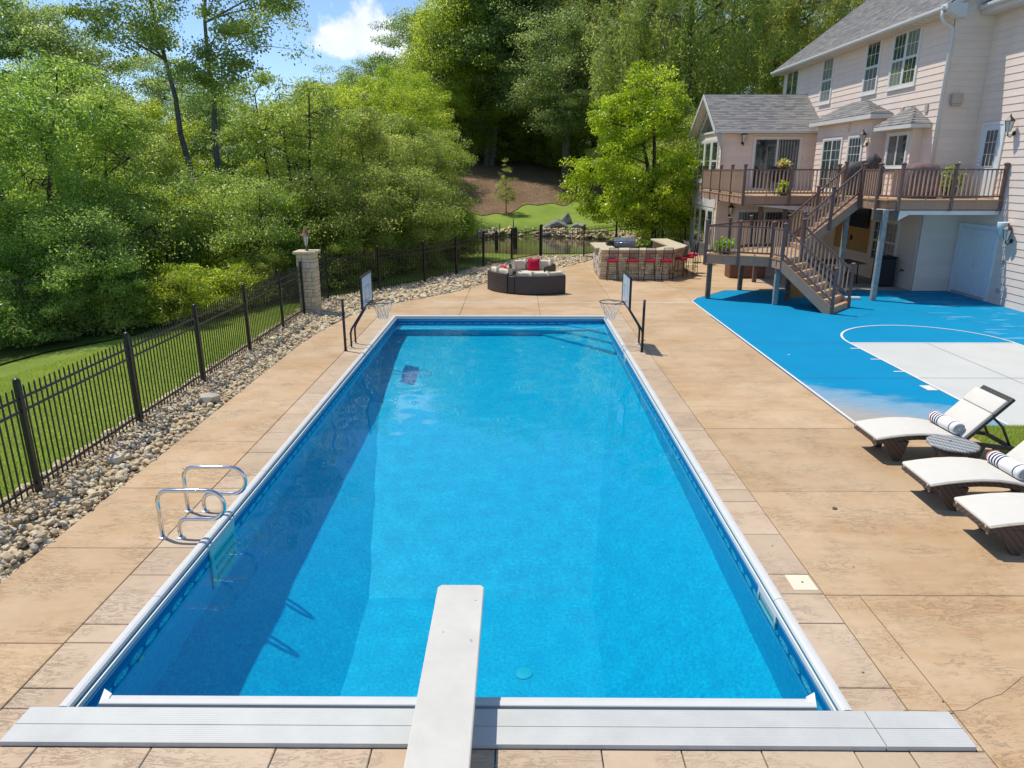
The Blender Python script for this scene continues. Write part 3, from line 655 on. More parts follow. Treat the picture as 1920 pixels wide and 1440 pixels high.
for lam, amp in ((1.9, .0012), (1.1, .0009), (.7, .0006), (.5, .0004)):
    for q in range(4):
        a = wg.uniform(0, 6.28); WZ += amp * .6 * np.sin((WX * np.cos(a) + WY * np.sin(a)) * 6.283 / (lam * wg.uniform(.85, 1.15)) + wg.uniform(0, 6.28))
i = (np.arange(199)[:, None] * 75 + np.arange(74)[None]).ravel()
water = tag(npmesh('water', np.stack([WX.ravel(), WY.ravel(), WZ.ravel() - .165], 1), np.stack([i, i + 1, i + 76, i + 75], 1), M['water'], smooth=True), kind='structure'); water.cycles.is_caustics_caster = True
# automatic cover: housing lid and leading bar
lid = thing('cover_housing', 'long white ribbed aluminium lid over the pool cover housing at the near end', 'lid', (-.2, 4.37, 0))
def ribbed(x0, x1, y0, y1, z, nr):
    prof = [(y0, z - .04), (y0, z)]; w = (y1 - y0) / nr
    for i in range(nr):
        a = y0 + i * w; prof += [(a + .003, z), (a + w * .72, z), (a + w * .78, z - .0014), (a + w * .98, z - .0014)]
    prof += [(y1, z), (y1, z - .04)]; k = len(prof); b = MB()
    return b.add([(x, y, zz) for x in (x0, x1) for y, zz in prof], [(i, i + 1, k + i + 1, k + i) for i in range(k - 1)] + [tuple(reversed(range(k))), tuple(range(k, 2 * k)), (k - 1, 0, k, 2 * k - 1)])
for x0, x1 in ((-3.78, 2.683), (2.692, 3.335)):
    for y0, y1, nr in ((4.195, 4.37, 9), (4.374, 4.55, 9)): ribbed(x0, x1, y0, y1, .035, nr).build('lid_panel', M['alu'], lid)
bar = thing('pool_cover_bar', 'white leading bar of the automatic pool cover across the near end of the water', 'cover bar', (-.4, 4.64, 0))
b = MB(); b.box(-3.30, 2.36, 4.628, 4.69, -.06, .0); b.build('bar_body', M['white'], bar, bev=.006)
b = MB(); b.box(-3.32, 2.38, 4.695, 4.74, -.075, -.014); b.build('bar_lip', plain('grey_lip', (.56, .58, .56), .4, .05), bar, bev=.005)
for s_, x in ((1, -3.30), (-1, 2.36)):
    b = MB(); b.prism([(x, 4.63), (x - .05 * s_, 4.80), (x + .04 * s_, 4.745), (x + .05 * s_, 4.63)], -.05, -.004); b.build('end_slider', M['trim'], bar)
b = MB(); b.box(PX0 + .01, PX1 - .01, 4.2, 4.575, -.16, -.05); b.build('cover_roll', M['track'], bar)
# lid over the skimmer, in the border band
sk = MB(); sk.box(2.79, 3.03, 6.25, 6.53, -.01, .006); q = sk.build('skimmer_lid', M['cream_plastic'], None, bev=.003); tag(q, 'square cream plastic skimmer lid set in the paving beside the pool', 'lid')
d = MB(); d.lathe([(.012, .001), (.012, .0)], (2.92, 6.39, .0068), 10); d.build('finger_hole', M['dark'], q)
# diving board on its stand
dv = thing('diving_board', 'long white diving board reaching out over the near end of the pool', 'diving board', (-.5, 2.6, 0))
b = MB(); P = [(-.715, 1.0), (-.295, 1.0), (-.295, 5.66), (-.325, 5.70), (-.685, 5.70), (-.715, 5.66)]; b.prism(P, .352, .402, .008, .006); b.build('board', M['board'], dv)
b = MB(); b.prism([(-.8, 1.0), (-.2, 1.0), (-.2, 2.7), (-.8, 2.7)], 0, .22, .03, .05); b.prism([(-.72, 2.1), (-.28, 2.1), (-.28, 2.7), (-.72, 2.7)], .2, .348); b.prism([(-.72, 1.05), (-.28, 1.05), (-.28, 1.35), (-.72, 1.35)], .2, .348); b.build('stand', M['trim'], dv)
for (x, y) in ((-.36, 5.45), (-.37, 4.9), (-.36, 4.88), (-.6, 5.0)):
    b = MB(); b.lathe([(.008, .0), (.006, .003)], (x, y, .4025), 8); b.build('screw_head', M['track'], dv)
# ladder rails
def handrail(y, label):
    t = thing('pool_handrail', label, 'handrail', (-3.95, y, 0), 0, 'stainless hand rails of the pool ladder')
    pts = [(-4.055, 0), (-4.055, .40)] + [(-3.92 + .135 * math.cos(a), .44 + .15 * math.sin(a)) for a in [math.pi - i * math.pi / 12 for i in range(7)]]
    pts += [(-3.47, .59)] + [(-3.47 + .165 * math.cos(a), .415 + .175 * math.sin(a)) for a in [math.pi / 2 - i * math.pi / 10 for i in range(1, 10)]]
    pts += [(-3.47, .24), (-3.74, .24)] + [(-3.74 + .11 * math.cos(a), .13 + .11 * math.sin(a)) for a in [math.pi / 2 + i * math.pi / 10 for i in range(1, 6)]] + [(-3.85, 0)]
    b = MB(); b.tube([(x, y, z) for x, z in pts], .024, 12); b.build('rail_tube', M['steel'], t)
    for x in (-4.055, -3.85):
        f = MB(); f.lathe([(.055, 0), (.053, .008), (.03, .018)], (x, y, .001), 16); f.build('flange', M['chrome_flange'], t)
handrail(7.27, 'nearer of the two looped stainless steel handrails at the pool edge'); handrail(7.93, 'farther of the two looped stainless steel handrails at the pool edge')

# ------------------------------------------------------------------ fences
pk_me = MB().box(-.008, .008, -.008, .008, .06, 1.43).add([(-.008, -.008, 1.43), (.008, -.008, 1.43), (.008, .008, 1.43), (-.008, .008, 1.43), (0, 0, 1.46)], [(0, 1, 4), (1, 2, 4), (2, 3, 4), (3, 0, 4)])
pk0 = pk_me.build('picket', M['black']); PK = pk0.data; bpy.data.objects.remove(pk0)
pm = MB().box(-.032, .032, -.032, .032, -.1, 1.53).lathe([(.05, 1.53), (.05, 1.545), (.035, 1.56), (.0, 1.575)], (0, 0, 0), 4); p0 = pm.build('post', M['black']); POST = p0.data; bpy.data.objects.remove(p0)
def fence(label, pts, step=.104, zoff=0.):
    t = thing('metal_fence', label, 'fence', (pts[0][0], pts[0][1], 0)); o0 = ORG[t.name]
    for i, (x, y) in enumerate(pts):
        o = link(bpy.data.objects.new('post', POST)); o.parent = t; o.location = (x - o0.x, y - o0.y, 0)
        if i: o.rotation_euler.z = math.atan2(y - pts[i - 1][1], x - pts[i - 1][0])
    for (a, b) in zip(pts, pts[1:]):
        a = Vector((*a, 0)); b = Vector((*b, 0)); d = b - a; L = d.length; d.normalize(); n = int(L / step)
        for z, hh in ((.16, .03), (1.14, .03), (1.30, .03)):
            r_ = MB(); r_.bar(a + d * .03 + Vector((0, 0, z)), b - d * .03 + Vector((0, 0, z)), .026, hh); r_.build('rail', M['black'], t)
        for k in range(1, n):
            o = link(bpy.data.objects.new('picket', PK)); o.parent = t; p = a + d * (L * k / n); o.location = p - o0; o.rotation_euler.z = math.atan2(d.y, d.x)
fence('black metal picket fence along the gravel strip left of the pool', [(-6.22, 5.85), (-6.22, 8.42), (-6.24, 11.05), (-6.24, 13.54), (-6.24, 16.1), (-6.23, 18.54), (-6.21, 20.42)])
fence('black metal picket fence behind the rock bed, from the stone pillar to the pond', [(-6.1, 21.12), (-6.13, 22.86), (-4.8, 24.7), (-3.45, 26.55), (-2.46, 28.84), (-1.45, 31.0), (-.24, 32.9), (1.13, 35.0)], .11)
fence('black metal picket fence behind the stone bar and under the lime green tree', [(1.2, 35.02), (3.24, 35.0), (5.07, 37.0), (7.34, 38.8), (9.25, 39.9)], .11)
# stone pillar with post lantern
pil = thing('stone_pillar', 'pale stone block pillar with a slab cap at the bend of the black fence', 'pillar', (-6.1, 20.78, 0)); core = MB(); core.box(-6.33, -5.87, 20.55, 21.01, -.1, 1.74); core.build('pillar_core', M['mortar'], pil)
z = 0.; row = 0
while z < 1.72:
    h = rnd.choice([.10, .13, .17, .10]); h = min(h, 1.735 - z)
    for side in range(4):
        u = -.25; 
        while u < .25 - .01:
            w = rnd.choice([.16, .24, .34]); w = min(w, .25 - u)
            if .25 - u - w < .07: w = .25 - u
            g_ = .005; bx = MB(); pr = rnd.uniform(.012, .026)
            a0, a1 = u + g_, u + w - g_
            c = {0: (a0, a1, -.25 - pr + .02, -.22), 1: (.22, .25 + pr - .02, a0, a1), 2: (a0, a1, .22, .25 + pr - .02), 3: (-.25 - pr + .02, -.22, a0, a1)}[side]
            bx.box(-6.1 + c[0], -6.1 + c[1], 20.78 + c[2], 20.78 + c[3], z + g_, z + h - g_); bx.build('stone_block', M['blockB'], pil, bev=.006); u += w
    z += h
cp = MB(); cp.box(-6.42, -5.78, 20.46, 21.10, 1.74, 1.82); cp.build('cap_stone', M['blockB'], pil, bev=.012)
def lathe_part(prof, c, name, m, t, n=12, sm=True): MB().lathe(prof, c, n, sm).build(name, m, t)
pl = thing('post_lantern', 'weathered copper post lantern standing on the stone pillar', 'lantern', (-6.1, 20.78, 1.82)); c = (-6.1, 20.78, 1.82)
lathe_part([(.06, 0), (.055, .02), (.022, .04), (.02, .11), (.035, .13)], c, 'stem', M['copper'], pl); lathe_part([(.035, .13), (.05, .2), (.085, .40), (.088, .42)], c, 'lamp_glass', M['lampglass'], pl, 6, False)
lathe_part([(.15, .42), (.14, .44), (.08, .50), (.075, .54), (.05, .60), (.015, .64), (.012, .70), (.0, .71)], c, 'roof_cap', M['copper'], pl)
cg = MB()
for k in range(6): a = 2 * math.pi * k / 6; cg.bar((c[0] + .038 * math.cos(a), c[1] + .038 * math.sin(a), c[2] + .13), (c[0] + .09 * math.cos(a), c[1] + .09 * math.sin(a), c[2] + .42), .012, .012)
cg.build('cage', M['copper'], pl)
# ------------------------------------------------------------------ house
HX, HY = 13.85, 24.95                      # long wall, and its corner towards the pool
house = thing('house', 'two storey pink beige sided house with grey shingle roof behind the raised deck', 'house', (HX, 30, 0))
W_ = (-1, 0, 0); S_ = (0, -1, 0); UY = (0, 1, 0); UX = (1, 0, 0)
def siding(name, O, u, n, L, z0, z1, exp=.222, lim=None, depth=.16):
    """a wall: backing slab with lapped boards on it, one object per board"""
    w = MB()
    if lim is None: w.obox(O, u, n, 0, L, z0, z1, -depth, 0)
    else:
        O_ = Vector(O); u_ = Vector(u); n_ = Vector(n); P = lim['poly']
        vs = [O_ + u_ * a + Vector((0, 0, z)) for a, z in P] + [O_ + u_ * a + n_ * (-depth) + Vector((0, 0, z)) for a, z in P]; k = len(P)
        w.add(vs, [tuple(range(k)), tuple(reversed(range(k, 2 * k)))] + [(i, i + k, (i + 1) % k + k, (i + 1) % k) for i in range(k)])
    wall = w.build(name, M['siding'], house); nrow = int(math.ceil((z1 - z0) / exp)); me = None
    uV, nV = Vector(u), Vector(n)
    for r in range(nrow):
        za = z0 + r * exp; zb = min(za + exp, z1); a0, a1 = 0, L
        if lim is not None:
            a0, a1 = lim['span']((za + zb) / 2)
            if a1 - a0 < .1: continue
        full = lim is None and zb - za > exp - .001
        if full and me is not None:
            o = link(bpy.data.objects.new('siding_board', me)); o.parent = wall; o.location = (0, 0, za - z0); continue
        O_ = Vector(O) + Vector((0, 0, za)); h = zb - za; b = MB()
        v = [O_ + uV * a + nV * d + Vector((0, 0, z)) for a in (a0, a1) for d, z in ((.001, 0), (.024, 0), (.022, .012), (.007, h + .01), (.001, h + .01))]
        b.add(v, [(4, 3, 2, 1, 0), (5, 6, 7, 8, 9)] + [(i, (i + 1) % 5, 5 + (i + 1) % 5, 5 + i) for i in range(5)]); o = b.build('siding_board', M['siding'], wall)
        if full: me = o.data
    return wall
EZ = 8.82
siding('wall', (HX, HY, 0), UY, W_, 15.0, 0, EZ)                        # long wall facing the pool
siding('wall', (HX, HY, 0), UX, S_, 1.27, 0, 13.2, lim=dict(poly=[(0, 0), (1.27, 0), (1.27, 8.5), (5.4, 8.5), (5.4, 13.3), (0, 9.2)], span=lambda z: (max(0, (z - 9.1) / .76), 1.27 if z < 8.6 else 5.4)))                      # short return wall
siding('wall', (15.12, HY - .0, 0), (0, -1, 0), W_, 17.0, 0, 8.75); siding('wall', (15.12, 7.95, 0), UX, S_, 8.9, 0, 8.7)      # near wing, set back
siding('wall', (HX, 39.95, 0), UX, (0, 1, 0), 6.0, 0, EZ)
body = MB(); body.box(14.02, 24, 25.12, 39.78, 0, 8.8); body.box(15.3, 24, 8, 25.12, 0, 8.7); body.build('house_core', M['dark'], house)
def corner(x, y, z0, z1, dx, dy, w=.1):
    b = MB(); b.box(min(x, x + dx * w), max(x, x + dx * w), y - .028 if dy < 0 else y, y if dy < 0 else y + .028, z0, z1); b.box(x - .028, x, min(y, y - dy * w), max(y, y - dy * w), z0, z1); b.build('corner_board', M['siding'], house)
corner(HX, HY, 0, 8.8, 1, -1)
# main roof: slope, lapped shingle tabs, gutter, soffit, rake
def tabs(name, O, u, s, L, S, tw, te, parent, poly=None):
    """shingle tabs on the slope O + u*a + s*b; joined, too small to pick apart"""
    O, u, s = Vector(O), Vector(u).normalized(), Vector(s).normalized(); n = u.cross(s).normalized(); n = n if n.z > 0 else -n
    ca, cb = [], []
    for r in range(int(S / te)):
        a = -rnd.random() * tw
        while a < L:
            w = tw * rnd.choice([.7, 1, 1.3]); ca.append((max(a, 0), min(a + w, L))); cb.append(r * te); a += w
    V = []; T_ = []
    for (a0, a1), b in zip(ca, cb):
        if a1 - a0 < .01: continue
        lo, hi = 0, 1e9
        if poly:
            lo, hi = poly(b)
            a0, a1 = max(a0, lo), min(a1, hi)
            if a1 - a0 < .01: continue
        k = rnd.uniform(.008, .02); p = lambda a, bb, h: O + u * a + s * bb + n * h
        V.append([p(a0, b, k), p(a1, b, k), p(a1, min(b + te * 1.05, S), .003), p(a0, min(b + te * 1.05, S), .003), p(a0, b, 0), p(a1, b, 0)]); T_.append(rnd.random())
    V = np.array([[tuple(q) for q in t] for t in V]); nT = len(V); o0 = np.array(ORG[house.name]); F = np.array([(0, 1, 2, 3), (4, 5, 1, 0)])
    F = (F[None] + (np.arange(nT) * 6)[:, None, None]).reshape(-1, 4)
    return tag(npmesh(name, V.reshape(-1, 3) - o0, F, M['shingle'], parent, np.repeat(T_, 2)), kind='stuff')
RX0, RZ0, RX1 = 13.36, 8.96, 19.4; SL = .76; sl = Vector((1, 0, SL)).normalized(); SLEN = (RX1 - RX0) * math.hypot(1, SL)
r_ = MB(); r_.add([(RX0, 24.62, RZ0), (RX0, 40.35, RZ0), (RX1, 40.35, RZ0 + SL * (RX1 - RX0)), (RX1, 24.62, RZ0 + SL * (RX1 - RX0))] + [(RX0, 24.62, RZ0 - .12), (RX0, 40.35, RZ0 - .12), (RX1, 40.35, RZ0 + SL * (RX1 - RX0) - .12), (RX1, 24.62, RZ0 + SL * (RX1 - RX0) - .12)],
       [(0, 1, 2, 3), (7, 6, 5, 4), (0, 4, 5, 1), (1, 5, 6, 2), (2, 6, 7, 3), (3, 7, 4, 0)]).add([(RX1, 24.62, RZ0 + SL * 6.04), (RX1, 40.35, RZ0 + SL * 6.04), (25.4, 40.35, RZ0), (25.4, 24.62, RZ0)], [(0, 1, 2, 3)])
roof = r_.build('roof', M['shingle_dark'], house)
tabs('shingle_tabs', (RX0 - .03, 24.6, RZ0 + .004), UY, sl, 15.77, SLEN, .30, .142, roof)
def gutter(a, b, name='gutter'):
    a, b = Vector(a), Vector(b); d = (b - a).normalized(); nn = Vector((d.y, -d.x, 0)); prof = [(0, 0), (.10, 0), (.125, .05), (.125, .115), (.118, .12), (.118, .108), (.0, .10)]
    k = len(prof); m = MB(); m.add([p + nn * q + Vector((0, 0, z)) for p in (a, b) for q, z in prof], [(i, (i + 1) % k, k + (i + 1) % k, k + i) for i in range(k)] + [tuple(range(k)), tuple(reversed(range(k, 2 * k)))]); return m.build(name, M['white'], house)
gutter((RX0 - .01, 24.62, RZ0 - .13), (RX0 - .01, 40.35, RZ0 - .13)) if False else gutter((RX0 - .01, 40.35, RZ0 - .13), (RX0 - .01, 24.62, RZ0 - .13))
sf = MB(); sf.box(RX0, HX, 24.62, 40.3, EZ - .03, EZ + .0); sf.box(RX0 - .01, RX0 + .02, 24.62, 40.3, EZ - .03, RZ0 - .12); sf.build('soffit', M['soffit'], house)
for k in range(39):
    g_ = MB(); y = 24.9 + k * .4; g_.box(RX0 + .03, HX - .01, y, y + .012, EZ - .034, EZ - .0302); 
    if k == 0: o = g_.build('soffit_groove', M['joint'], house); gm = o.data
    else: o = link(bpy.data.objects.new('soffit_groove', gm)); o.parent = house; o.location = (0, k * .4, 0)
# boxed gable return and rake board at the near end
for y in (24.58, 40.35):
    rk = MB()
    p0, p1 = Vector((RX0, y, RZ0 - .02)), Vector((RX1, y, RZ0 + SL * 6.04 - .02)); v = [p0, p1, p1 - Vector((0, 0, .22)), p0 - Vector((0, 0, .22))]; q = [p + Vector((0, .035, 0)) for p in v]; rk.add(v + q, [(0, 1, 2, 3), (7, 6, 5, 4), (0, 4, 5, 1), (1, 5, 6, 2), (2, 6, 7, 3), (3, 7, 4, 0)]); rk.build('rake_board', M['white'], house)
rk = MB(); rk.add([(13.32, 24.54, 9.02), (13.95, 24.54, 9.02), (13.95, 24.54, 8.62), (13.75, 24.54, 8.62), (13.32, 24.54, 8.86), (13.32, 24.93, 9.02), (13.95, 24.93, 9.02), (13.95, 24.93, 8.62), (13.75, 24.93, 8.62), (13.32, 24.93, 8.86)],
       [(0, 1, 2, 3, 4), (9, 8, 7, 6, 5), (0, 5, 6, 1), (1, 6, 7, 2), (2, 7, 8, 3), (3, 8, 9, 4), (4, 9, 5, 0)]); rk.build('gable_return', M['white'], house)
for (y, z) in ((39.2, 12.9), (38.6, 12.5), (40.0, 12.4)):
    v = MB(); x = RX0 + (z - RZ0) / SL; v.lathe([(.07, -.1), (.07, .28), (.05, .3)], (x, y, z), 10); v.build('roof_vent', M['black'], house)
# near wing roof
r2 = MB(); r2.add([(14.6, 7.5, 9.02), (14.6, 24.9, 9.02), (18, 24.9, 11.4), (18, 7.5, 11.4), (14.6, 7.5, 8.93), (14.6, 24.9, 8.93), (18, 24.9, 11.3), (18, 7.5, 11.3)], [(0, 1, 2, 3), (7, 6, 5, 4), (0, 4, 5, 1), (1, 5, 6, 2), (3, 7, 4, 0)])
w2 = r2.build('wing_roof', M['shingle_dark'], house); tabs('shingle_tabs', (14.58, 7.5, 9.03), UY, Vector((3.4, 0, 2.38)), 17.4, 4.1, .3, .142, w2)
gutter((14.6, 24.9, 8.88), (14.6, 7.5, 8.88)); sf = MB(); sf.box(14.6, 15.12, 7.5, 24.92, 8.74, 8.77); sf.box(14.6, 14.63, 7.5, 24.92, 8.77, 8.93); sf.build('soffit', M['soffit'], house)
def downspout(pts, r=.045):
    d = MB(); d.tube(pts, r, 8); d.build('downspout', M['white'], house)
downspout([(13.29, 24.72, 8.86), (13.31, 24.73, 8.62), (13.42, 24.76, 8.50), (13.70, 24.86, 8.42), (13.79, 24.885, 8.34), (13.80, 24.885, 8.1), (13.80, 24.885, 3.25)], .055)
# ---- windows and doors
def window(O, u, n, w, h, cols=3, rows=4, kind='double', trim=.09, lites='both', glass='glass', name='window'):
    """casing > sashes, panes, muntins; O is the lower left corner of the opening"""
    c = MB(); t = trim
    c.obox(O, u, n, -t, 0, -t, h + t, 0, .06).obox(O, u, n, w, w + t, -t, h + t, 0, .06).obox(O, u, n, 0, w, h, h + t, 0, .06).obox(O, u, n, -t - .02, w + t + .02, -t - .035, -t + .01, 0, .085).obox(O, u, n, 0, w, -t, 0, 0, .06)
    f = c.build(name, M['trim'], house)
    halves = [(0, h)] if kind == 'single' else [(0, h * .5), (h * .5, h)]
    if kind == 'pair': cells = [(0, w * .5, 0, h), (w * .5, w, 0, h)]
    elif kind == 'double2': cells = [(a, b, z0, z1) for a, b in ((0, w * .48), (w * .52, w)) for z0, z1 in halves]
    else: cells = [(0, w, z0, z1) for z0, z1 in halves]
    for i, (a, b, z0, z1) in enumerate(cells):
        s = MB(); fr = .045; d0, d1 = .026, .05
        s.obox(O, u, n, a, a + fr, z0, z1, d0, d1).obox(O, u, n, b - fr, b, z0, z1, d0, d1).obox(O, u, n, a + fr, b - fr, z0, z0 + fr, d0, d1).obox(O, u, n, a + fr, b - fr, z1 - fr, z1, d0, d1); s.build('sash', M['white'], f)
        p = MB(); p.obox(O, u, n, a + fr, b - fr, z0 + fr, z1 - fr, d0, d0 + .008); p.build('pane', M[glass if isinstance(glass, str) else glass[i % len(glass)]], f)
        if cols and (lites == 'both' or (lites == 'top' and z1 > h * .6)):
            m = MB(); rws = rows if kind in ('single', 'pair') else max(1, rows // 2)
            for q in range(1, cols): x = a + fr + (b - a - 2 * fr) * q / cols; m.obox(O, u, n, x - .009, x + .009, z0 + fr, z1 - fr, d0 + .008, d0 + .018)
            for q in range(1, rws): z = z0 + fr + (z1 - z0 - 2 * fr) * q / rws; m.obox(O, u, n, a + fr, b - fr, z - .009, z + .009, d0 + .0085, d0 + .017)
            m.build('muntin', M['white'], f)
    if kind == 'double2':
        m = MB(); m.obox(O, u, n, w * .48, w * .52, 0, h, .026, .058); m.build('mullion', M['trim'], f)
    return f
# upper storey, facing the pool (u runs away from the viewer)
window((HX - .0, 26.85, 6.98), UY, W_, 1.75, 1.78, 3, 4, 'double2', glass=['glass', 'curtain_glass', 'curtain_glass', 'glass'])
window((HX, 29.65, 7.0), UY, W_, 1.05, 1.8, 3, 4, glass=['curtain_glass', 'glass']); window((HX, 33.85, 7.0), UY, W_, 1.05, 1.8, 3, 4, glass=['curtain_glass', 'curtain_glass']); window((HX, 37.9, 7.0), UY, W_, 1.5, 1.8, 0, 0, 'pair')
# bay with French doors, hipped canopy roof
def baybox(x, y0, y1, z0, z1, xw=HX):
    L = y1 - y0; b = siding('bay_wall', (x, y0, z0), UY, W_, L, 0, z1 - z0, depth=xw - x - .001)
    for (y, n_) in ((y0, S_), (y1, (0, 1, 0))):
        pass
    return b
baybox(13.3, 28.35, 33.4, 3.18, 5.98); siding('bay_wall', (13.3, 28.35, 3.18), UX, S_, .55, 0, 2.8)
window((13.29, 30.75, 3.28), UY, W_, 1.75, 2.0, 2, 5, 'pair', name='french_door'); window((13.29, 28.95, 4.0), UY, W_, 1.1, 1.3, 4, 4, 'single')
def hipcap(y0, y1, x0, z0, zp, py0, py1, fascia):
    v = [(x0, y0, z0), (x0, y1, z0), (HX, y1, z0), (HX, y0, z0), (HX - .02, py0, zp), (HX - .02, py1, zp)]; b = MB(); b.add(v, [(0, 1, 5, 4), (0, 4, 3), (1, 2, 5), (3, 4, 5, 2), (3, 2, 1, 0)])
    o = b.build('bay_roof', M['shingle_dark'], house); P = [Vector(q) for q in v]; s = (P[4] - Vector((x0, py0, z0))); Ls = s.length; w = y1 - y0
    tabs('shingle_tabs', (x0 - .02, y0, z0 + .006), UY, s, w, Ls, .30, .142, o, lambda bb: ((py0 - y0) * bb / Ls, w - (y1 - py1) * bb / Ls))
    # near hip face, facing the viewer
    s2 = P[4] - Vector((HX - .02, y0, z0)); L2 = s2.length; wx = HX - x0
    tabs('shingle_tabs', (x0, y0 - .015, z0 + .006), UX, s2, wx, L2, .30, .142, o, lambda bb: (wx * bb / L2 * .98, wx))
    f = MB(); f.box(x0 - .02, x0 + .02, y0 - .02, y1 + .02, z0 - fascia, z0 - .003); f.box(x0 + .02, HX - .03, y0 - .02, y0 + .02, z0 - fascia, z0 - .003); f.box(x0 + .02, HX - .03, y0 + .02, y1, z0 - fascia, z0 - fascia + .02); f.build('bay_fascia', M['white'], house)
hipcap(28.0, 33.7, 13.02, 6.05, 6.72, 30.3, 31.6, .16); hipcap(25.3, 27.85, 13.15, 5.55, 6.18, 26.6, 26.75, .13)
baybox(13.5, 25.75, 27.5, 4.0, 5.45); window((13.49, 25.98, 4.18), UY, W_, 1.3, 1.08, 0, 0, 'pair', .07)
b = MB(); b.box(13.22, 13.32, 30.2, 30.45, 5.55, 5.9); b.build('vent_box', M['soffit'], house)
for y, z in ((25.75, 6.05), (27.35, 6.08)): b = MB(); b.box(HX - .06, HX - .02, y - .09, y + .09, z - .13, z + .13); b.build('wall_plate', M['beige_box'], house)
b = MB(); b.box(14.08, 14.42, HY - .20, HY - .026, 6.12, 6.42); b.box(14.10, 14.40, HY - .19, HY - .03, 6.06, 6.12); b.build('exhaust_hood', M['beige_box'], house, bev=.012)
# near wing door on the upper deck
O = (15.12, 24.45, 3.22); dC = MB(); u = (0, -1, 0)
dC.obox(O, u, W_, -.1, 0, 0, 2.2, 0, .06).obox(O, u, W_, .96, 1.06, 0, 2.2, 0, .06).obox(O, u, W_, -.1, 1.06, 2.2, 2.3, 0, .062); dr_ = dC.build('deck_door', M['trim'], house)
d = MB(); d.obox(O, u, W_, .004, .956, .02, 2.196, .025, .045); lf = d.build('door_leaf', M['doorwhite'], dr_)
p = MB(); p.obox(O, u, W_, .2, .76, .95, 2.05, .0455, .052); p.build('pane', M['glass'], dr_)
m = MB(); [m.obox(O, u, W_, .2 + .56 * k / 3 - .01, .2 + .56 * k / 3 + .01, .95, 2.05, .052, .062) for k in (0, 1, 2, 3)]; [m.obox(O, u, W_, .19, .77, .95 + 1.1 * k / 3 - .01, .95 + 1.1 * k / 3 + .01, .0515, .0615) for k in (0, 1, 2, 3)]; m.build('muntin', M['white'], dr_)
for z in (1.0, 1.13): k_ = MB(); k_.obox(O, u, W_, .04, .09, z - .03, z + .03, .045, .09); k_.build('knob', M['steel'], dr_, bev=.01)
# ---- lower storey of the return: double white doors
O = (15.12, 24.72, .08); dC = MB()
dC.obox(O, u, W_, -.12, 0, -.08, 2.28, 0, .06).obox(O, u, W_, 1.84, 1.94, -.08, 2.28, 0, .06).obox(O, u, W_, -.12, 1.94, 2.14, 2.28, 0, .062); dd = dC.build('double_door', M['doorwhite'], house)
for a in (.006, .924):
    d = MB(); d.obox(O, u, W_, a, a + .91, .01, 2.13, .025, .045); lf = d.build('door_leaf', M['doorwhite'], dd)
    for (x0, x1, z0, z1) in ((.12, .42, 1.55, 1.95), (.5, .8, 1.55, 1.95), (.12, .42, .85, 1.45), (.5, .8, .85, 1.45), (.12, .42, .2, .75), (.5, .8, .2, .75)):
        q = MB(); q.obox(O, u, W_, a + x0, a + x1, z0, z1, .0455, .053); q.build('raised_panel', M['doorwhite'], dd, bev=.006)
for z in (.96, 1.12): k_ = MB(); k_.obox(O, u, W_, .95, 1.0, z - .03, z + .03, .045, .11); k_.build('handle', M['steel'], dd, bev=.012)
b = MB(); b.obox(O, u, W_, -.1, 1.9, -.08, .0, 0, .05); b.build('door_sill', M['conc_wall'], house)
for (yy_, z) in ((22.35, 1.25), (22.3, .35)): b = MB(); b.box(15.06, 15.09, yy_ - .06, yy_ + .06, z, z + .14); b.build('outlet_box', M['beige_box'], house)
window((15.12, 20.9, .75), (0, -1, 0), W_, 1.1, 1.3, 3, 4)
# lower long wall under the deck
window((HX, 26.4, .75), UY, W_, 1.75, 1.45, 3, 4, 'double2'); 
b = MB(); b.box(HX - .10, HX - .03, 28.6, 30.2, 1.85, 2.6); tvp = b.build('wall_screen', M['tv'], None, bev=.01); tag(tvp, 'black flat television screen mounted on the wall under the deck', 'television')
b = MB(); b.box(HX - .025, HX - .022, 28.5, 31.6, .9, 3.0); b.build('warm_lit_wall', plain('ochre_lit_wall', (.44, .27, .10), .7, .08, 2), house)  # thin sheet for the ochre wall area, its warm light put into the colour
b = MB(); b.box(HX - .06, HX - .0255, 29.9, 30.05, 1.3, 1.5); b.build('wall_switch', M['dark'], house)
# hose tap
b = MB(); b.tube([(HX - .02, 25.6, .62), (HX - .14, 25.6, .62), (HX - .16, 25.6, .56)], .018, 6).lathe([(.05, 0), (.05, .015)], (HX - .12, 25.6, .66), 8); b.build('hose_tap', M['iron'], house)
# ---- sunroom wing
SX, SY, SY2 = 9.36, 34.3, 38.95; RZ = 7.42; EZ2 = 5.72; ym = (SY + SY2) / 2
siding('sunroom_wall', (SX, SY, 0), UX, S_, HX - SX, 0, EZ2)
gl = dict(poly=[(0, -.3), (SY2 - SY, -.3), (SY2 - SY, EZ2), ((SY2 - SY) / 2, RZ - .05), (0, EZ2)], span=lambda z: (0, SY2 - SY) if z < EZ2 else ((z - EZ2) / (RZ - EZ2) * (SY2 - SY) / 2, (SY2 - SY) * (1 - .5 * (z - EZ2) / (RZ - EZ2))))
siding('sunroom_wall', (SX, SY, 0), UY, W_, SY2 - SY, -.3, RZ - .1, lim=gl); corner(SX, SY, 0, EZ2, 1, -1)
core = MB(); core.box(SX + .17, HX, SY + .17, SY2, 0, EZ2); core.build('sunroom_core', M['dark'], house)
ov = .42; xL = SX - .42; dy = ym - SY + .30; sr = MB(); rz0 = EZ2 + .06; zt = RZ + .12
P = [(xL, ym - dy, rz0), (HX, ym - dy, rz0), (HX, ym, zt), (xL, ym, zt), (xL, ym + dy, rz0), (HX, ym + dy, rz0)]
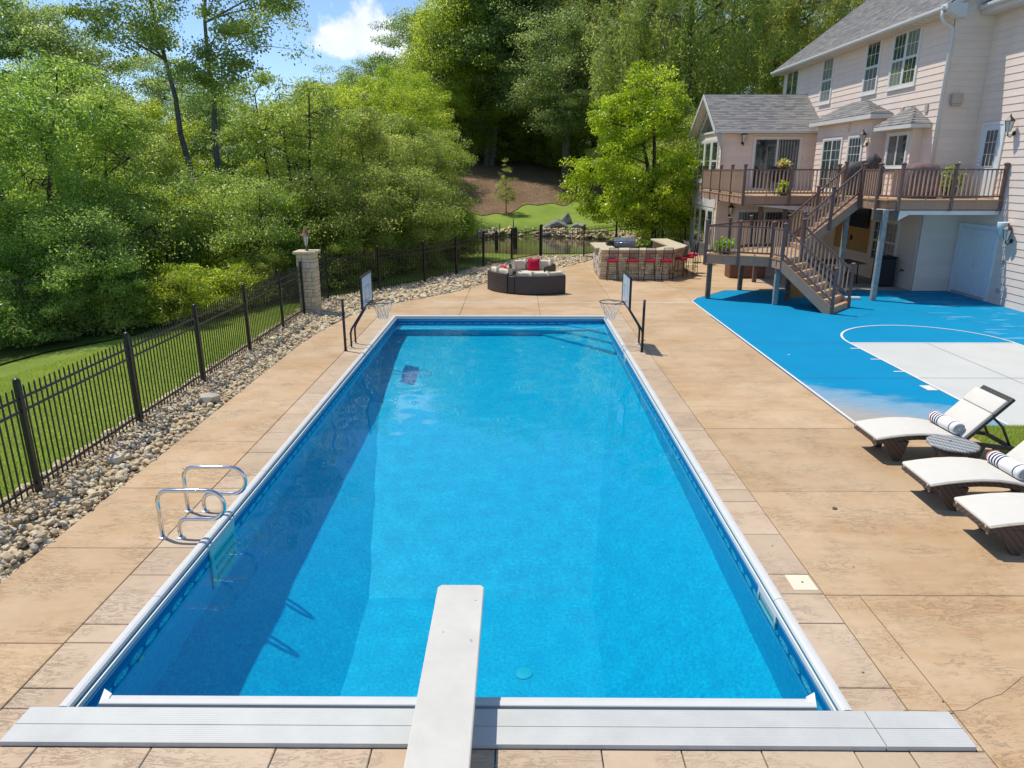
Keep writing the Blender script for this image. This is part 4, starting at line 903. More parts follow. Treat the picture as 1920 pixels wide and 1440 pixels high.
sr.add(P + [(x, y, z - .14) for x, y, z in P], [(0, 1, 2, 3), (3, 2, 5, 4), (9, 8, 7, 6), (10, 11, 8, 9), (0, 6, 7, 1), (4, 5, 11, 10), (0, 3, 9, 6), (3, 4, 10, 9)]); so = sr.build('sunroom_roof', M['shingle_dark'], house)
s = Vector((0, dy, zt - rz0)); tabs('shingle_tabs', (xL, ym - dy - .02, rz0 + .005), UX, s, HX - xL, s.length, .34, .145, so); s = Vector((0, -dy, zt - rz0)); tabs('shingle_tabs', (xL, ym + dy + .02, rz0 + .005), UX, s, HX - xL, s.length, .34, .145, so)
for sg in (1, -1):
    rc = MB()
    a, c_ = Vector((xL - .012, ym - sg * dy, rz0 + .0)), Vector((xL - .012, ym, zt + .0)); v = [a, c_, c_ - Vector((0, 0, .2)), a - Vector((0, 0, .2))]; q = [p - Vector((.03, 0, 0)) for p in v]; rc.add(v + q, [(0, 1, 2, 3), (7, 6, 5, 4), (0, 4, 5, 1), (1, 5, 6, 2), (2, 6, 7, 3), (3, 7, 4, 0)]); rc.build('rake_board', M['white'], house)
sfb = MB()
for sg in (1, -1):
    a, c_ = Vector((xL + .01, ym - sg * dy, rz0 - .15)), Vector((xL + .01, ym, zt - .15)); e = Vector((SX - xL - .03, 0, 0)); d_ = Vector((0, 0, .02)); v = [a, c_, c_ + e, a + e]; sfb.add(v + [p - d_ for p in v], [(0, 1, 2, 3), (7, 6, 5, 4), (0, 4, 5, 1), (1, 5, 6, 2), (2, 6, 7, 3), (3, 7, 4, 0)])
sfb.box(SX, HX, SY - .3, SY, EZ2 - .08, EZ2 - .06); sfb.build('soffit', M['soffit'], house)
gutter((xL, ym - dy - .0, rz0 - .14), (HX - .1, ym - dy - .0, rz0 - .14)) if False else gutter((HX - .06, ym - dy + .0, rz0 - .13), (xL, ym - dy + .0, rz0 - .13)) if False else None
gt = MB(); gt.box(xL, HX - .06, ym - dy - .12, ym - dy, rz0 - .13, rz0 - .005); gt.build('gutter', M['white'], house, bev=.012)
downspout([(SX - .1, ym - dy - .06, rz0 - .12), (SX - .1, ym - dy - .06, rz0 - .3), (SX + .02, SY - .07, rz0 - .62), (SX + .04, SY - .07, 3.3)], .042)
downspout([(xL + .1, SY2 + .12, rz0 - .12), (xL + .12, SY2 + .12, rz0 - .3), (SX - .06, SY2 - .05, rz0 - .6), (SX - .06, SY2 - .05, -.1)], .045)
# gable windows: three tall above, three below, a triangle under the peak
for y in (34.85, 36.1, 37.35): window((SX, y, 3.6), UY, W_, .95 if y != 36.1 else 1.0, 1.75, 0, 0, 'double' if y != 36.1 else 'single', .12)
for y in (34.85, 36.1, 37.35): window((SX, y, .55), UY, W_, .95 if y != 36.1 else 1.0, 1.65, 0, 0, 'double' if y != 36.1 else 'single', .12)
hd = MB(); hd.obox((SX, 34.5, 2.36), UY, W_, 0, 4.1, 0, .4, .0, .07); hd.build('header_board', M['trim'], house)
t0, t1, zb_, zp_ = SY + .55, SY2 - .55, 5.78, 7.0; tw = MB(); x = SX - .03
for (a, b_) in (((t0, zb_), (t1, zb_)), ((t1, zb_), (ym, zp_)), ((ym, zp_), (t0, zb_))): tw.bar((x - .01, *a), (x - .01, *b_), .09, .08, (1, 0, 0))
tri = tw.build('gable_window', M['trim'], house); tg = MB(); tg.add([(x, t0, zb_), (x, ym, zp_), (x, t1, zb_), (x + .02, t0, zb_), (x + .02, ym, zp_), (x + .02, t1, zb_)], [(0, 1, 2), (5, 4, 3), (0, 3, 4, 1), (1, 4, 5, 2), (2, 5, 3, 0)]); tg.build('pane', M['glass'], tri)
# sliding doors up and down
window((10.85, SY, 3.22), UX, S_, 2.05, 2.22, 0, 0, 'pair', .09, glass=['glass', 'curtain_glass'], name='sliding_door')
window((10.35, SY, .12), UX, S_, 2.5, 2.1, 0, 0, 'pair', .09, glass='curtain_glass', name='sliding_door')
b = MB(); b.box(13.1, 13.3, SY - .05, SY - .026, 4.45, 4.72); b.build('wall_plate', M['cream_plastic'], house)
# ---- wall lanterns: each hangs on the wall as a thing of its own
def wall_lantern(label, p, n, s=1.):
    t = thing('wall_lantern', label, 'lantern', p, math.atan2(n[1], n[0]), 'black wall lanterns on the house'); ORG[t.name] = Vector()
    b = MB(); b.lathe([(.0, -.01), (.06 * s, 0), (.06 * s, .02)], (0, 0, 0), 12); o = b.build('back_plate', M['iron'], t); o.rotation_euler = (0, R(90), 0)
    b = MB(); b.tube([(.01, 0, -.02), (.09 * s, 0, -.10 * s), (.16 * s, 0, -.06 * s), (.17 * s, 0, .02)], .014 * s, 6); b.build('bracket', M['iron'], t)
    c = (.17 * s, 0, .02); MB().lathe([(.03 * s, 0), (.06 * s, .03 * s), (.11 * s, .28 * s)], c, 6, False).build('lamp_glass', M['lampglass'], t)
    MB().lathe([(.14 * s, .28 * s), (.13 * s, .30 * s), (.06 * s, .38 * s), (.03 * s, .40 * s), (.012 * s, .46 * s), (.0, .48 * s)], c, 6, False).build('roof_cap', M['iron'], t)
    g_ = MB()
    for k in range(6): a = 2 * math.pi * k / 6; g_.bar((c[0] + .062 * s * math.cos(a), .062 * s * math.sin(a), c[2] + .03 * s), (c[0] + .113 * s * math.cos(a), .113 * s * math.sin(a), c[2] + .28 * s), .012, .012)
    g_.build('cage', M['iron'], t)
wall_lantern('black wall lantern beside the sunroom upper sliding door', (10.27, SY - .035, 5.25), S_, 1.15)
wall_lantern('black wall lantern on the bay between the square window and the small bay', (13.27, 28.55, 5.0), W_, 1.1)
wall_lantern('black wall lantern beside the white glazed door at the far right of the upper deck', (15.08, 22.95, 5.12), W_, 1.15)
wall_lantern('black wall lantern low on the siding beside the white double doors', (15.08, 22.12, 1.98), W_, 1.1)
wall_lantern('black wall lantern beside the ground floor sliding door under the deck', (9.95, SY - .035, 2.05), S_, 1.15)
bx = MB(); bx.lathe([(.13, 0), (.17, .36), (.165, .38), (.15, .375)], (14.9, 22.35, 2.15), 14); bk = bx.build('hanging_bucket', M['doorwhite']); tag(bk, 'white bucket shaped fixture on the wall under the right end of the deck', 'bucket')
# ------------------------------------------------------------------ raised deck with platform and stairs
deck = thing('raised_deck', 'brown composite deck with railings, lower platform and two flights of stairs against the house', 'deck', (11, 24, 0))
DZ, PZ = 3.17, 1.45
DL = (8.1, 26.4); up_poly = [(8.1, 26.4), (11.45, 26.4), (11.45, 23.9), (11.55, 23.2), (11.85, 22.88), (15.08, 22.88), (15.08, 24.9), (13.8, 24.9), (13.8, 34.27), (8.55, 34.27)]
pl_poly = [(6.1, 23.32), (7.93, 22.42), (8.02, 21.72), (9.1, 22.9), (9.62, 24.5), (9.62, 25.75), (8.2, 25.55)]
def boards(poly, z, w, along, m, th=.028):
    """deck boards clipped to a convex-ish outline"""
    along = Vector(along).normalized(); ac = Vector((-along.y, along.x)); ts = [Vector(p).dot(ac) for p in poly]; k = min(ts)
    while k < max(ts):
        P = list(poly); a = ac * (k + .003); b = ac * (k + w - .003)
        P = clip(P, tuple(a), tuple(a + along)); P = clip(P, tuple(b + along), tuple(b)) if P else P
        if len(P) >= 3 and area(P) > .004: MB().prism(P, z - th, z).build('deck_board', m, deck)
        k += w
boards(pl_poly, PZ, .142, (1, 1), M['comp_deck'])
boards([(8.1, 26.4), (13.8, 26.4), (13.8, 34.27), (8.55, 34.27)], DZ, .142, (1, 0), M['comp_deck'])
boards([(11.5, 22.92), (15.08, 22.92), (15.08, 24.9), (11.5, 24.9)], DZ, .142, (1, 0), M['comp_deck']); boards([(11.45, 24.9), (13.8, 24.9), (13.8, 26.4), (11.45, 26.4)], DZ, .142, (1, 0), M['comp_deck'])
def rim(a, b, z, h=.30, t=.04, name='rim_board', m='comp_rim', bat=None):
    a = Vector((*a, 0)); b = Vector((*b, 0)); d = (b - a).normalized(); n = Vector((d.y, -d.x, 0)); L = (b - a).length
    MB().obox(a, d, n, 0, L, z - h, z - .032, -t, 0).build(name, M[m], deck); MB().obox(a, d, n, -.02, L + .02, z - .0295, z + .003, -.12, .025).build('edge_board', M['comp_deck'], deck)
post_b = MB().box(-.045, .045, -.045, .045, -.34, 1.03); pp = post_b.build('railing_post', M['rail']); RP = pp.data; bpy.data.objects.remove(pp)
capm = MB().lathe([(.062, 1.03), (.085, 1.045), (.092, 1.075), (.085, 1.085), (.05, 1.10), (.0, 1.115)], (0, 0, 0), 4); cq = capm.build('post_cap', M['rail']); CAP = cq.data; bpy.data.objects.remove(cq)
for v in CAP.vertices:
    x, y = v.co.x, v.co.y; v.co.x = (x - y) * .7071; v.co.y = (x + y) * .7071
bal = MB().box(-.017, .017, -.017, .017, 0, .80); bb_ = bal.build('baluster', M['baluster']); BAL = bb_.data; bpy.data.objects.remove(bb_)
bt = MB().box(-.02, .02, -.01, .01, -.27, .0); bo = bt.build('batten', M['comp_rim']); BAT = bo.data; bpy.data.objects.remove(bo)
def inst(name, me, p, rz=0, parent=None, sc_=None):
    o = link(bpy.data.objects.new(name, me)); o.parent = parent or deck; o.location = Vector(p) - ORG[deck.name]; o.rotation_euler.z = rz
    if sc_: o.scale = sc_
    return o
def rpost(x, y, z, rz=0, hz=1.):
    o = inst('railing_post', RP, (x, y, z), rz); c = link(bpy.data.objects.new('post_cap', CAP)); c.parent = o
def railing(a, b, z, n=None, bottom=.10, outset=0, battens=True, zb=None):
    zb = z if zb is None else zb
    a3, b3 = Vector((*a, z)), Vector((*b, zb)); d = b3 - a3; L = d.length; rz = math.atan2(d.y, d.x); du = d.normalized()
    for zz, w, h in ((.90, .07, .045), (bottom, .045, .05)):
        MB().bar(a3 + du * .05 + Vector((0, 0, zz)), b3 - du * .05 + Vector((0, 0, zz)), w, h).build('hand_rail' if zz > .5 else 'bottom_rail', M['rail'], deck)
    n = n or max(2, int(d.xy.length / .128))
    for k in range(1, n):
        p = a3 + d * (k / n); inst('baluster', BAL, p + Vector((0, 0, bottom)), rz)
    if battens:
        m = max(2, int(L / .62))
        for k in range(1, m): p = a3 + d * (k / m); nn = Vector((du.y, -du.x, 0)).normalized() * .015; inst('batten', BAT, p + nn + Vector((0, 0, .06)), rz)
# upper deck rims and rails
front = [(8.1, 26.4), (9.75, 26.4), (11.42, 26.4)]
side = [(8.55, 34.1), (8.44, 32.2), (8.33, 30.35), (8.22, 28.4), (8.1, 26.4)]
rim((8.55, 34.27), (8.1, 26.4), DZ); rim((8.1, 26.4), (11.45, 26.4), DZ); rim((11.45, 24.55), (11.45, 23.9), DZ); rim((11.45, 23.9), (11.85, 22.88), DZ); rim((11.85, 22.88), (15.08, 22.88), DZ); rim((11.45, 26.4), (11.45, 25.8), DZ)
for k, (a, b) in enumerate(zip(side, side[1:])): railing(a, b, DZ, 17); 
for p in side: rpost(*p, DZ, math.atan2(-7.7, -.45))
for a, b in zip(front, front[1:]): railing(a, b, DZ); 
for p in front[1:]: rpost(*p, DZ)
right = [(11.42, 24.45), (11.5, 23.55), (11.87, 22.9), (13.5, 22.9), (15.02, 22.9)]
for a, b in zip(right, right[1:]): railing(a, b, DZ)
for p in right: rpost(*p, DZ)
# beam and posts below the right hand part
MB().box(11.98, 15.08, 22.95, 23.09, DZ - .46, DZ - .305).build('white_beam', M['trim'], deck); MB().add([(11.98, 22.97, 2.71), (12.3, 22.97, 2.71), (12.12, 22.97, 2.62), (11.98, 22.97, 2.52), (11.98, 23.07, 2.71), (12.3, 23.07, 2.71), (12.12, 23.07, 2.62), (11.98, 23.07, 2.52)], [(0, 3, 2, 1), (4, 5, 6, 7), (0, 4, 7, 3), (1, 2, 6, 5), (2, 3, 7, 6)]).build('beam_bracket', M['trim'], deck)
MB().box(11.5, 15.08, 22.95, 24.9, DZ - .33, DZ - .30).build('deck_ceiling', M['soffit'], deck)
MB().box(11.2, 11.95, 23.0, 23.12, DZ - .62, DZ - .31).build('timber_beam', M['timber'], deck)
def tpost(x, y, z1, w=.14, m='timber', z0=0): MB().box(x - w / 2, x + w / 2, y - w / 2, y + w / 2, z0, z1).build('support_post', M[m], deck, bev=.006)
tpost(11.55, 22.98, DZ - .31, .15, 'paint_post'); tpost(11.55, 25.6, DZ - .31, .15, 'paint_post'); tpost(9.75, 26.6, DZ - .31); tpost(8.35, 26.7, DZ - .31 if False else .02, .01)
tpost(6.28, 23.32, PZ - .3); tpost(7.85, 25.05, PZ - .3); tpost(8.1, 22.2, PZ - .3, .14, 'paint_post'); tpost(8.95, 26.9, DZ - .3); tpost(8.75, 22.95, PZ - .3, .12)
for x in (9.2, 10.3, 11.4, 12.5, 13.4): MB().box(x - .02, x + .02, 26.5, 34.2, DZ - .30, DZ - .031).build('joist', M['timber'], deck)
sail = MB(); sail.add([(8.5, 26.46, 2.84), (11.2, 26.46, 2.82), (13.6, 34, 2.80), (8.6, 34, 2.84), (10.9, 26.44, 2.58)], [(0, 1, 2, 3), (0, 4, 1)]); sail.build('ceiling_sheet', M['soffit'], deck)
for x in [8.35 + .16 * i for i in range(18)]: pass
# lower platform
for a, b in zip(pl_poly[:2], pl_poly[1:3]): rim(a, b, PZ)
rim((8.2, 25.55), (6.1, 23.32), PZ); rim((9.62, 25.75), (8.2, 25.55), PZ)
A_, C_, D_, F_, G_, H_, E_ = pl_poly; B_ = ((A_[0] + C_[0]) / 2 + .02, (A_[1] + C_[1]) / 2)
for a, b in ((A_, B_), (B_, C_)): railing(a, b, PZ)
railing(C_, D_, PZ); mid = ((A_[0] + E_[0]) / 2, (A_[1] + E_[1]) / 2); railing(E_, mid, PZ); railing(mid, A_, PZ); railing((9.62, 25.75), E_, PZ)
r45 = math.atan2(C_[1] - A_[1], C_[0] - A_[0])
for p in (A_, B_, C_, D_, E_, mid, (9.62, 25.75)): rpost(p[0], p[1], PZ, r45)
def stairs(P0, P1, wv, z0, z1, n, closed=True):
    """P0 top edge (one end), P1 the same end at the foot, wv: vector across the flight"""
    P0, P1, wv = Vector((*P0, 0)), Vector((*P1, 0)), Vector((*wv, 0)); run = (P1 - P0) / (n - 1); rise = (z0 - z1) / n; d = (P1 - P0).normalized(); cr = wv.normalized()
    for k in range(1, n):
        a = P0 + run * (k - 1) - d * .02; z = z0 - rise * k; e = run + d * .02
        v = [a, a + e, a + e + wv, a + wv]; MB().prism([(p.x, p.y) for p in v], z - .035, z).build('stair_tread', M['comp_deck'], deck)
        w_ = [a + d * .03, a + d * .05, a + d * .05 + wv, a + d * .03 + wv]; MB().prism([(p.x, p.y) for p in w_], z + .0, z + rise - .036).build('stair_riser', M['comp_rim'], deck)
    w_ = [P1 - d * .012, P1, P1 + wv, P1 - d * .012 + wv]; MB().prism([(p.x, p.y) for p in w_], z1 + .005, z1 + rise - .036).build('stair_riser', M['comp_rim'], deck)
    for off in (-.045, wv.length + .005):
        o = cr * off; L = P1 - P0; q = [P0 + o + Vector((0, 0, z0 - .0)), P1 + o + Vector((0, 0, z1 + rise + .02)), P1 + o + Vector((0, 0, z1)), P0 + L * .86 + o + Vector((0, 0, z1)), P0 + o + Vector((0, 0, z0 - .34))]
        t = [p + cr * .04 for p in q]; MB().add(q + t, [(0, 1, 2, 3, 4), (9, 8, 7, 6, 5)] + [(i, (i + 1) % 5 + 0, (i + 1) % 5 + 5, i + 5) for i in range(5)]).build('stringer', M['comp_rim'], deck)
def stair_rail(a, za, b, zb, npost=2, nb=12, first=True, last=True):
    a3, b3 = Vector((*a, za)), Vector((*b, zb)); d = b3 - a3; rz = math.atan2(d.y, d.x)
    for zz, w, h in ((.93, .07, .045), (.17, .045, .05)): MB().bar(a3 + Vector((0, 0, zz)), b3 + Vector((0, 0, zz)), w, h).build('hand_rail' if zz > .5 else 'bottom_rail', M['rail'], deck)
    for k in range(1, nb): inst('baluster', BAL, a3 + d * (k / nb) + Vector((0, 0, .17)), rz, None, (1, 1, .95))
    for k in range(npost):
        if (k == 0 and not first) or (k == npost - 1 and not last): continue
        t = k / (npost - 1); p = a3 + d * t; rpost(p.x, p.y, p.z + .06, rz)
# upper flight runs from the deck down to the left
stairs((11.45, 24.62), (9.62, 24.62), (0, 1.12), DZ, PZ, 10); stair_rail((11.4, 24.56), DZ + .02, (9.66, 24.56), PZ + .12, 3, 15); stair_rail((11.4, 25.8), DZ + .02, (9.66, 25.8), PZ + .12, 3, 15, True, False)
# lower flight turns towards the court
lo_d = (Vector((9.16, 20.72)) - Vector(D_)); wv = Vector(F_) - Vector(D_); wv = wv.normalized() * 1.42
dn = Vector((wv.y, -wv.x)).normalized() * 1.62
stairs(D_, (D_[0] + dn.x, D_[1] + dn.y), wv, PZ, 0, 8); a = Vector(D_) ; b = a + dn
stair_rail(tuple(a), PZ, tuple(b), .2, 2, 13, False, False); rpost(b.x, b.y, .27, r45)
MB().box(b.x - .045, b.x + .045, b.y - .045, b.y + .045, 0, .3).build('railing_post', M['rail'], deck)
a2 = a + wv; b2 = b + wv; stair_rail(tuple(a2), PZ, tuple(b2), .2, 2, 13, True, False); rpost(b2.x, b2.y, .27, r45); MB().box(b2.x - .045, b2.x + .045, b2.y - .045, b2.y + .045, 0, .3).build('railing_post', M['rail'], deck)
# the screws that hold posts to the rim
bs = MB().lathe([(.012, 0), (.010, .006)], (0, 0, 0), 6).build('bolt', M['steel']); BO = bs.data; bpy.data.objects.remove(bs)
for (x, y, z) in [(B_[0] - .02, B_[1] - .05, PZ - .12), (B_[0] - .02, B_[1] - .05, PZ - .22), (C_[0], C_[1] - .05, PZ - .12), (C_[0], C_[1] - .05, PZ - .22), (13.5, 22.85, DZ - .1), (13.5, 22.85, DZ - .2), (11.87, 22.85, DZ - .1), (11.87, 22.85, DZ - .2)]:
    o = inst('bolt', BO, (x, y, z)); o.rotation_euler = (R(90), 0, 0)
# ------------------------------------------------------------------ things on and under the deck
def leafball(name, c, r, n, size, m, parent, seed, up=.3, tall=1.):
    g = np.random.default_rng(seed); d = g.normal(0, 1, (n, 3)); d /= np.linalg.norm(d, axis=1)[:, None]; d[:, 2] = np.abs(d[:, 2]) * tall
    P = np.array(c) + d * (r * g.random(n) ** .4)[:, None]; return leaves(name, P, size, m, g, parent, d * .6 + np.array([0, 0, up]))
def leaves(name, P, size, m, g, parent=None, nrm=None, asp=.5, tint=None, droop=0.):
    """one folded leaf per point: two quads hinged on the midrib -> here a diamond of two triangles"""
    n = len(P); N = g.normal(0, 1, (n, 3)) * .75 + (nrm if nrm is not None else np.array([0, 0, .5])); N /= np.linalg.norm(N, axis=1)[:, None]
    A = g.normal(0, 1, (n, 3)); A[:, 2] -= droop; A -= N * (A * N).sum(1)[:, None]; A /= np.linalg.norm(A, axis=1)[:, None] + 1e-9; B = np.cross(N, A)
    s = (size * g.uniform(.65, 1.3, n))[:, None]; w = s * asp
    V = np.stack([P, P + A * s * .45 + B * w * .5 - N * s * .06, P + A * s - N * s * .16, P + A * s * .45 - B * w * .5 - N * s * .06], 1)
    F = (np.array([(0, 1, 2), (0, 2, 3)])[None] + (np.arange(n) * 4)[:, None, None]).reshape(-1, 3)
    t = g.random(n) if tint is None else np.clip(tint + g.normal(0, .24, n), 0, 1)
    o0 = np.array(ORG[parent.name]) if parent is not None and parent.name in ORG else np.zeros(3)
    return npmesh(name, V.reshape(-1, 3) - o0, F, m, parent, np.repeat(t, 2))
def potted(label, p, r, h, pot, plantm, n, size, seed, rr=1.6, tall=1.4, flowers=0):
    t = thing('potted_plant', label, 'potted plant', p); x, y, z = p
    MB().lathe([(r * .65, 0), (r, h), (r * 1.08, h), (r * 1.06, h - .03), (r * .9, h - .03)], p, 14).build('pot', M[pot], t)
    leafball('foliage', (x, y, z + h), r * rr, n, size, plantm, t, seed, .6, tall)
    if flowers:
        g = np.random.default_rng(seed + 5); d = g.normal(0, 1, (flowers, 3)); d[:, 2] = np.abs(d[:, 2]); d /= np.linalg.norm(d, axis=1)[:, None]; leaves('blooms', np.array([x, y, z + h + r * .3]) + d * r * rr, .09, M['flower'], g, t, d, .9)
potted('yellow flowers in a pot on a stand behind the upper deck railing', (9.65, 27.0, DZ + .82), .12, .2, 'terracotta', M['leaf_mid'], 90, .12, 5, 1.6, 1.1, 150)
MB().box(9.45, 9.85, 26.8, 27.2, DZ + .77, DZ + .818).build('stand_top', M['iron']).name = 'plant_stand'; ps = bpy.data.objects['plant_stand']; tag(ps, 'small black plant stand holding the yellow flowers', 'plant stand')
st = MB(); [st.bar((x, y, DZ), (x, y, DZ + .77), .03, .03) for x in (9.48, 9.82) for y in (26.83, 27.17)]; st.build('leg', M['iron'], ps, org=(0, 0, 0))
potted('lime green grass plant in a terracotta trough at the upper deck railing', (9.62, 26.68, DZ), .16, .14, 'terracotta', M['plant'], 260, .17, 6, 1.25, 2.0)
potted('yellow green plant in a pot on the lower platform', (6.75, 23.5, PZ), .22, .18, 'terracotta', M['plant'], 380, .14, 7, 1.6, 1.0)
potted('tall dark leafy plant in a planter behind the right hand railing', (14.2, 24.3, DZ), .24, .35, 'iron', M['leaf_mid'], 420, .17, 8, 1.7, 1.8)
# two shrouded grills
def lump(name, c, prof, m, label, cat, seed, sx=1, sy=1, wob=.06):
    g = random.Random(seed); n = 22; vs = []; fs = []
    for i, (r, z) in enumerate(prof):
        for k in range(n):
            a = 2 * math.pi * k / n; q = (abs(math.cos(a)) ** 6 + abs(math.sin(a)) ** 6) ** (-1 / 6); rr = r * q * (1 + wob * math.sin(a * 7 + i) * g.uniform(.4, 1)); vs.append((c[0] + rr * sx * math.cos(a), c[1] + rr * sy * math.sin(a), c[2] + z + g.uniform(-.015, .015)))
    for i in range(len(prof) - 1):
        for k in range(n): fs.append((i * n + k, i * n + (k + 1) % n, (i + 1) * n + (k + 1) % n, (i + 1) * n + k))
    fs += [tuple(reversed(range(n))), tuple(range((len(prof) - 1) * n, len(prof) * n))]; b = MB(); b.add(vs, fs, True); o = b.build(name, m); return tag(o, label, cat)
lump('covered_grill', (12.65, 27.2, DZ), [(.36, 0), (.40, .25), (.40, .75), (.42, .95), (.34, 1.12), (.12, 1.2), (.0, 1.22)], M['cover'], 'grill under a grey cover on the upper deck behind the stair head', 'covered grill', 3, 1.7, .8, .09)
lump('folded_umbrella', (12.75, 26.75, DZ + .9), [(.05, 0), (.16, .1), (.2, .35), (.10, .5), (.04, .56)], M['cover'], 'bunched dark grey cloth standing up over the covered grill', 'cloth', 4, 1, 1, .2)
lump('covered_heap', (13.05, 24.05, DZ), [(.42, 0), (.46, .3), (.45, .7), (.44, .92), (.36, 1.05), (.1, 1.1), (0, 1.11)], M['cover2'], 'garden furniture under a brown cover on the deck behind the right railing', 'covered furniture', 5, 1.15, .8, .1)
ch = thing('deck_chair', 'dark chair standing on the upper deck against the sunroom sliding door', 'chair', (10.9, 31, DZ)); cx, cy = 10.9, 31.
MB().box(cx - .27, cx + .27, cy - .27, cy + .27, DZ + .40, DZ + .46).build('seat', M['bin'], ch); MB().box(cx - .27, cx + .27, cy + .2, cy + .27, DZ + .46, DZ + 1.05).build('backrest', M['bin'], ch, bev=.02)
for x in (-.24, .24):
    for y in (-.24, .24): MB().bar((cx + x, cy + y, DZ), (cx + x, cy + y, DZ + .41), .035, .035).build('leg', M['bin'], ch)
tb = thing('patio_table', 'dark patio table with black splayed legs in the shade under the deck', 'table', (11.9, 27.2, 0)); MB().box(11.0, 12.9, 26.5, 27.9, .72, .76).build('tabletop', M['timber'], tb, bev=.01)
for x in (11.2, 12.7):
    MB().tube([(x, 26.65, .0), (x + .05, 26.8, .35), (x, 26.7, .72)], .022, 6).build('leg', M['iron'], tb); MB().tube([(x, 27.75, .0), (x + .05, 27.6, .35), (x, 27.7, .72)], .022, 6).build('leg', M['iron'], tb); MB().bar((x + .03, 26.75, .25), (x + .03, 27.65, .25), .03, .03).build('stretcher', M['iron'], tb)
bn = thing('waste_bin', 'tall black ribbed bin against the wall under the deck beside the window', 'bin', (13.35, 26.05, 0)); MB().box(13.05, 13.65, 25.8, 26.35, 0, 1.02).build('body', M['bin'], bn, bev=.06, seg=3); MB().box(13.03, 13.67, 25.78, 26.37, 1.02, 1.07).build('lid', M['bin'], bn, bev=.02)
ob = MB(); ob.box(9.1, 9.5, 23.5, 23.62, 0, 1.1); tag(ob.build('timber_board', plain('orange_timber', (.40, .20, .06), .7, .12, 6)), 'orange brown board standing upright under the lower platform', 'board')
bx = MB(); bx.box(8.3, 9.7, 27.9, 28.6, 0, .62); tag(bx.build('storage_box', plain('rust_box', (.16, .075, .05), .6, .15, 4), bev=.03), 'reddish brown storage box in the shadow behind the lower platform', 'storage box')
# ------------------------------------------------------------------ round wicker sofa
def arcwall(b, cx, cy, r0, r1, a0, a1, z0, z1, n=14, z1b=None):
    """solid ring sector; z1b lets the top of the inner edge differ"""
    vs = []; fs = []
    for i in range(n + 1):
        a = R(a0 + (a1 - a0) * i / n); c, s_ = math.cos(a), math.sin(a)
        vs += [(cx + r0 * c, cy + r0 * s_, z0), (cx + r1 * c, cy + r1 * s_, z0), (cx + r1 * c, cy + r1 * s_, z1), (cx + r0 * c, cy + r0 * s_, z1 if z1b is None else z1b)]
    for i in range(n):
        for k in range(4): fs.append((i * 4 + k, (i + 1) * 4 + k, (i + 1) * 4 + (k + 1) % 4, i * 4 + (k + 1) % 4))
    fs += [(3, 2, 1, 0), (n * 4, n * 4 + 1, n * 4 + 2, n * 4 + 3)]; b.add(vs, fs); return b
def cushion_arc(cx, cy, r0, r1, a0, a1, z0, z1, name, m, parent, n=6):
    o = arcwall(MB(), cx, cy, r0, r1, a0, a1, z0, z1, n).build(name, m, parent, bev=.035, seg=3, smooth=True); return o
SC = (.62, 25.6)
sofa = thing('sectional_sofa', 'round dark wicker sofa with beige cushions on the far patio', 'sofa', (*SC, 0))
cx, cy = SC; RO = 1.72
for (a0, a1, hh) in ((246, 306, .64), (196, 236, .68), (62, 122, .66)):
    arcwall(MB(), cx, cy, RO - .10, RO, a0, a1, .02, hh).build('wicker_back', M['wicker_dark'], sofa, bev=.015)
    arcwall(MB(), cx, cy, RO - .85, RO - .101, a0, a1, .02, .30).build('wicker_base', M['wicker_dark'], sofa, bev=.01)
    cushion_arc(cx, cy, RO - .87, RO - .14, a0 + 1, a1 - 1, .302, .44, 'seat_cushion', M['cushion'], sofa, 10)
    k = 3 if a1 - a0 > 50 else 2; w = (a1 - a0) / k
    for i in range(k): cushion_arc(cx, cy, RO - .32, RO - .115, a0 + i * w + .8, a0 + (i + 1) * w - .8, .442, .80 if a0 != 246 else .74, 'back_cushion', M['cushion'], sofa, 4)
for a in (62.5, 305): arcwall(MB(), cx, cy, RO - .86, RO - .02, a - 2.2, a + 2.2, .02, .58 if a > 100 else .62, 2).build('wicker_arm', M['wicker_dark'], sofa, bev=.015)
for (a0, a1, z) in ((237, 245, .60), (124, 160, .50)):
    arcwall(MB(), cx, cy, RO - .8, RO - .02, a0, a1, .02, z, 4).build('wedge_table', M['wicker_dark'], sofa, bev=.012)
def pillow(p, rz, tilt, s, m, label):
    b = MB(); n = 8; vs = []; fs = []
    for side in (1, -1):
        for i in range(n + 1):
            for j in range(n + 1):
                u, v = i / n * 2 - 1, j / n * 2 - 1; t = (1 - u ** 4) * (1 - v ** 4); pin = 1 - .08 * (1 - abs(u)) * abs(v) - .0
                vs.append((u * s / 2 * (1 - .07 * (1 - v * v)), v * s / 2 * (1 - .07 * (1 - u * u)), side * .085 * max(t, 0) ** .6))
    m_ = (n + 1) ** 2
    for side in (0, 1):
        for i in range(n):
            for j in range(n):
                q = (side * m_ + i * (n + 1) + j, side * m_ + (i + 1) * (n + 1) + j, side * m_ + (i + 1) * (n + 1) + j + 1, side * m_ + i * (n + 1) + j + 1); fs.append(q if side == 0 else q[::-1])
    b.add(vs, fs, True); o = b.build('throw_pillow', m); o.location = p; o.rotation_euler = (R(tilt), 0, rz); tag(o, label, 'pillow', 'red throw pillows on the round sofa'); return o
pillow((.62, 26.84, .66), 0, 78, .46, M['red'], 'square red pillow facing the pool on the back seat of the round sofa')
pillow((-.52, 25.05, .64), R(-65), 74, .46, M['red'], 'red pillow seen edge on at the left bend of the round sofa')
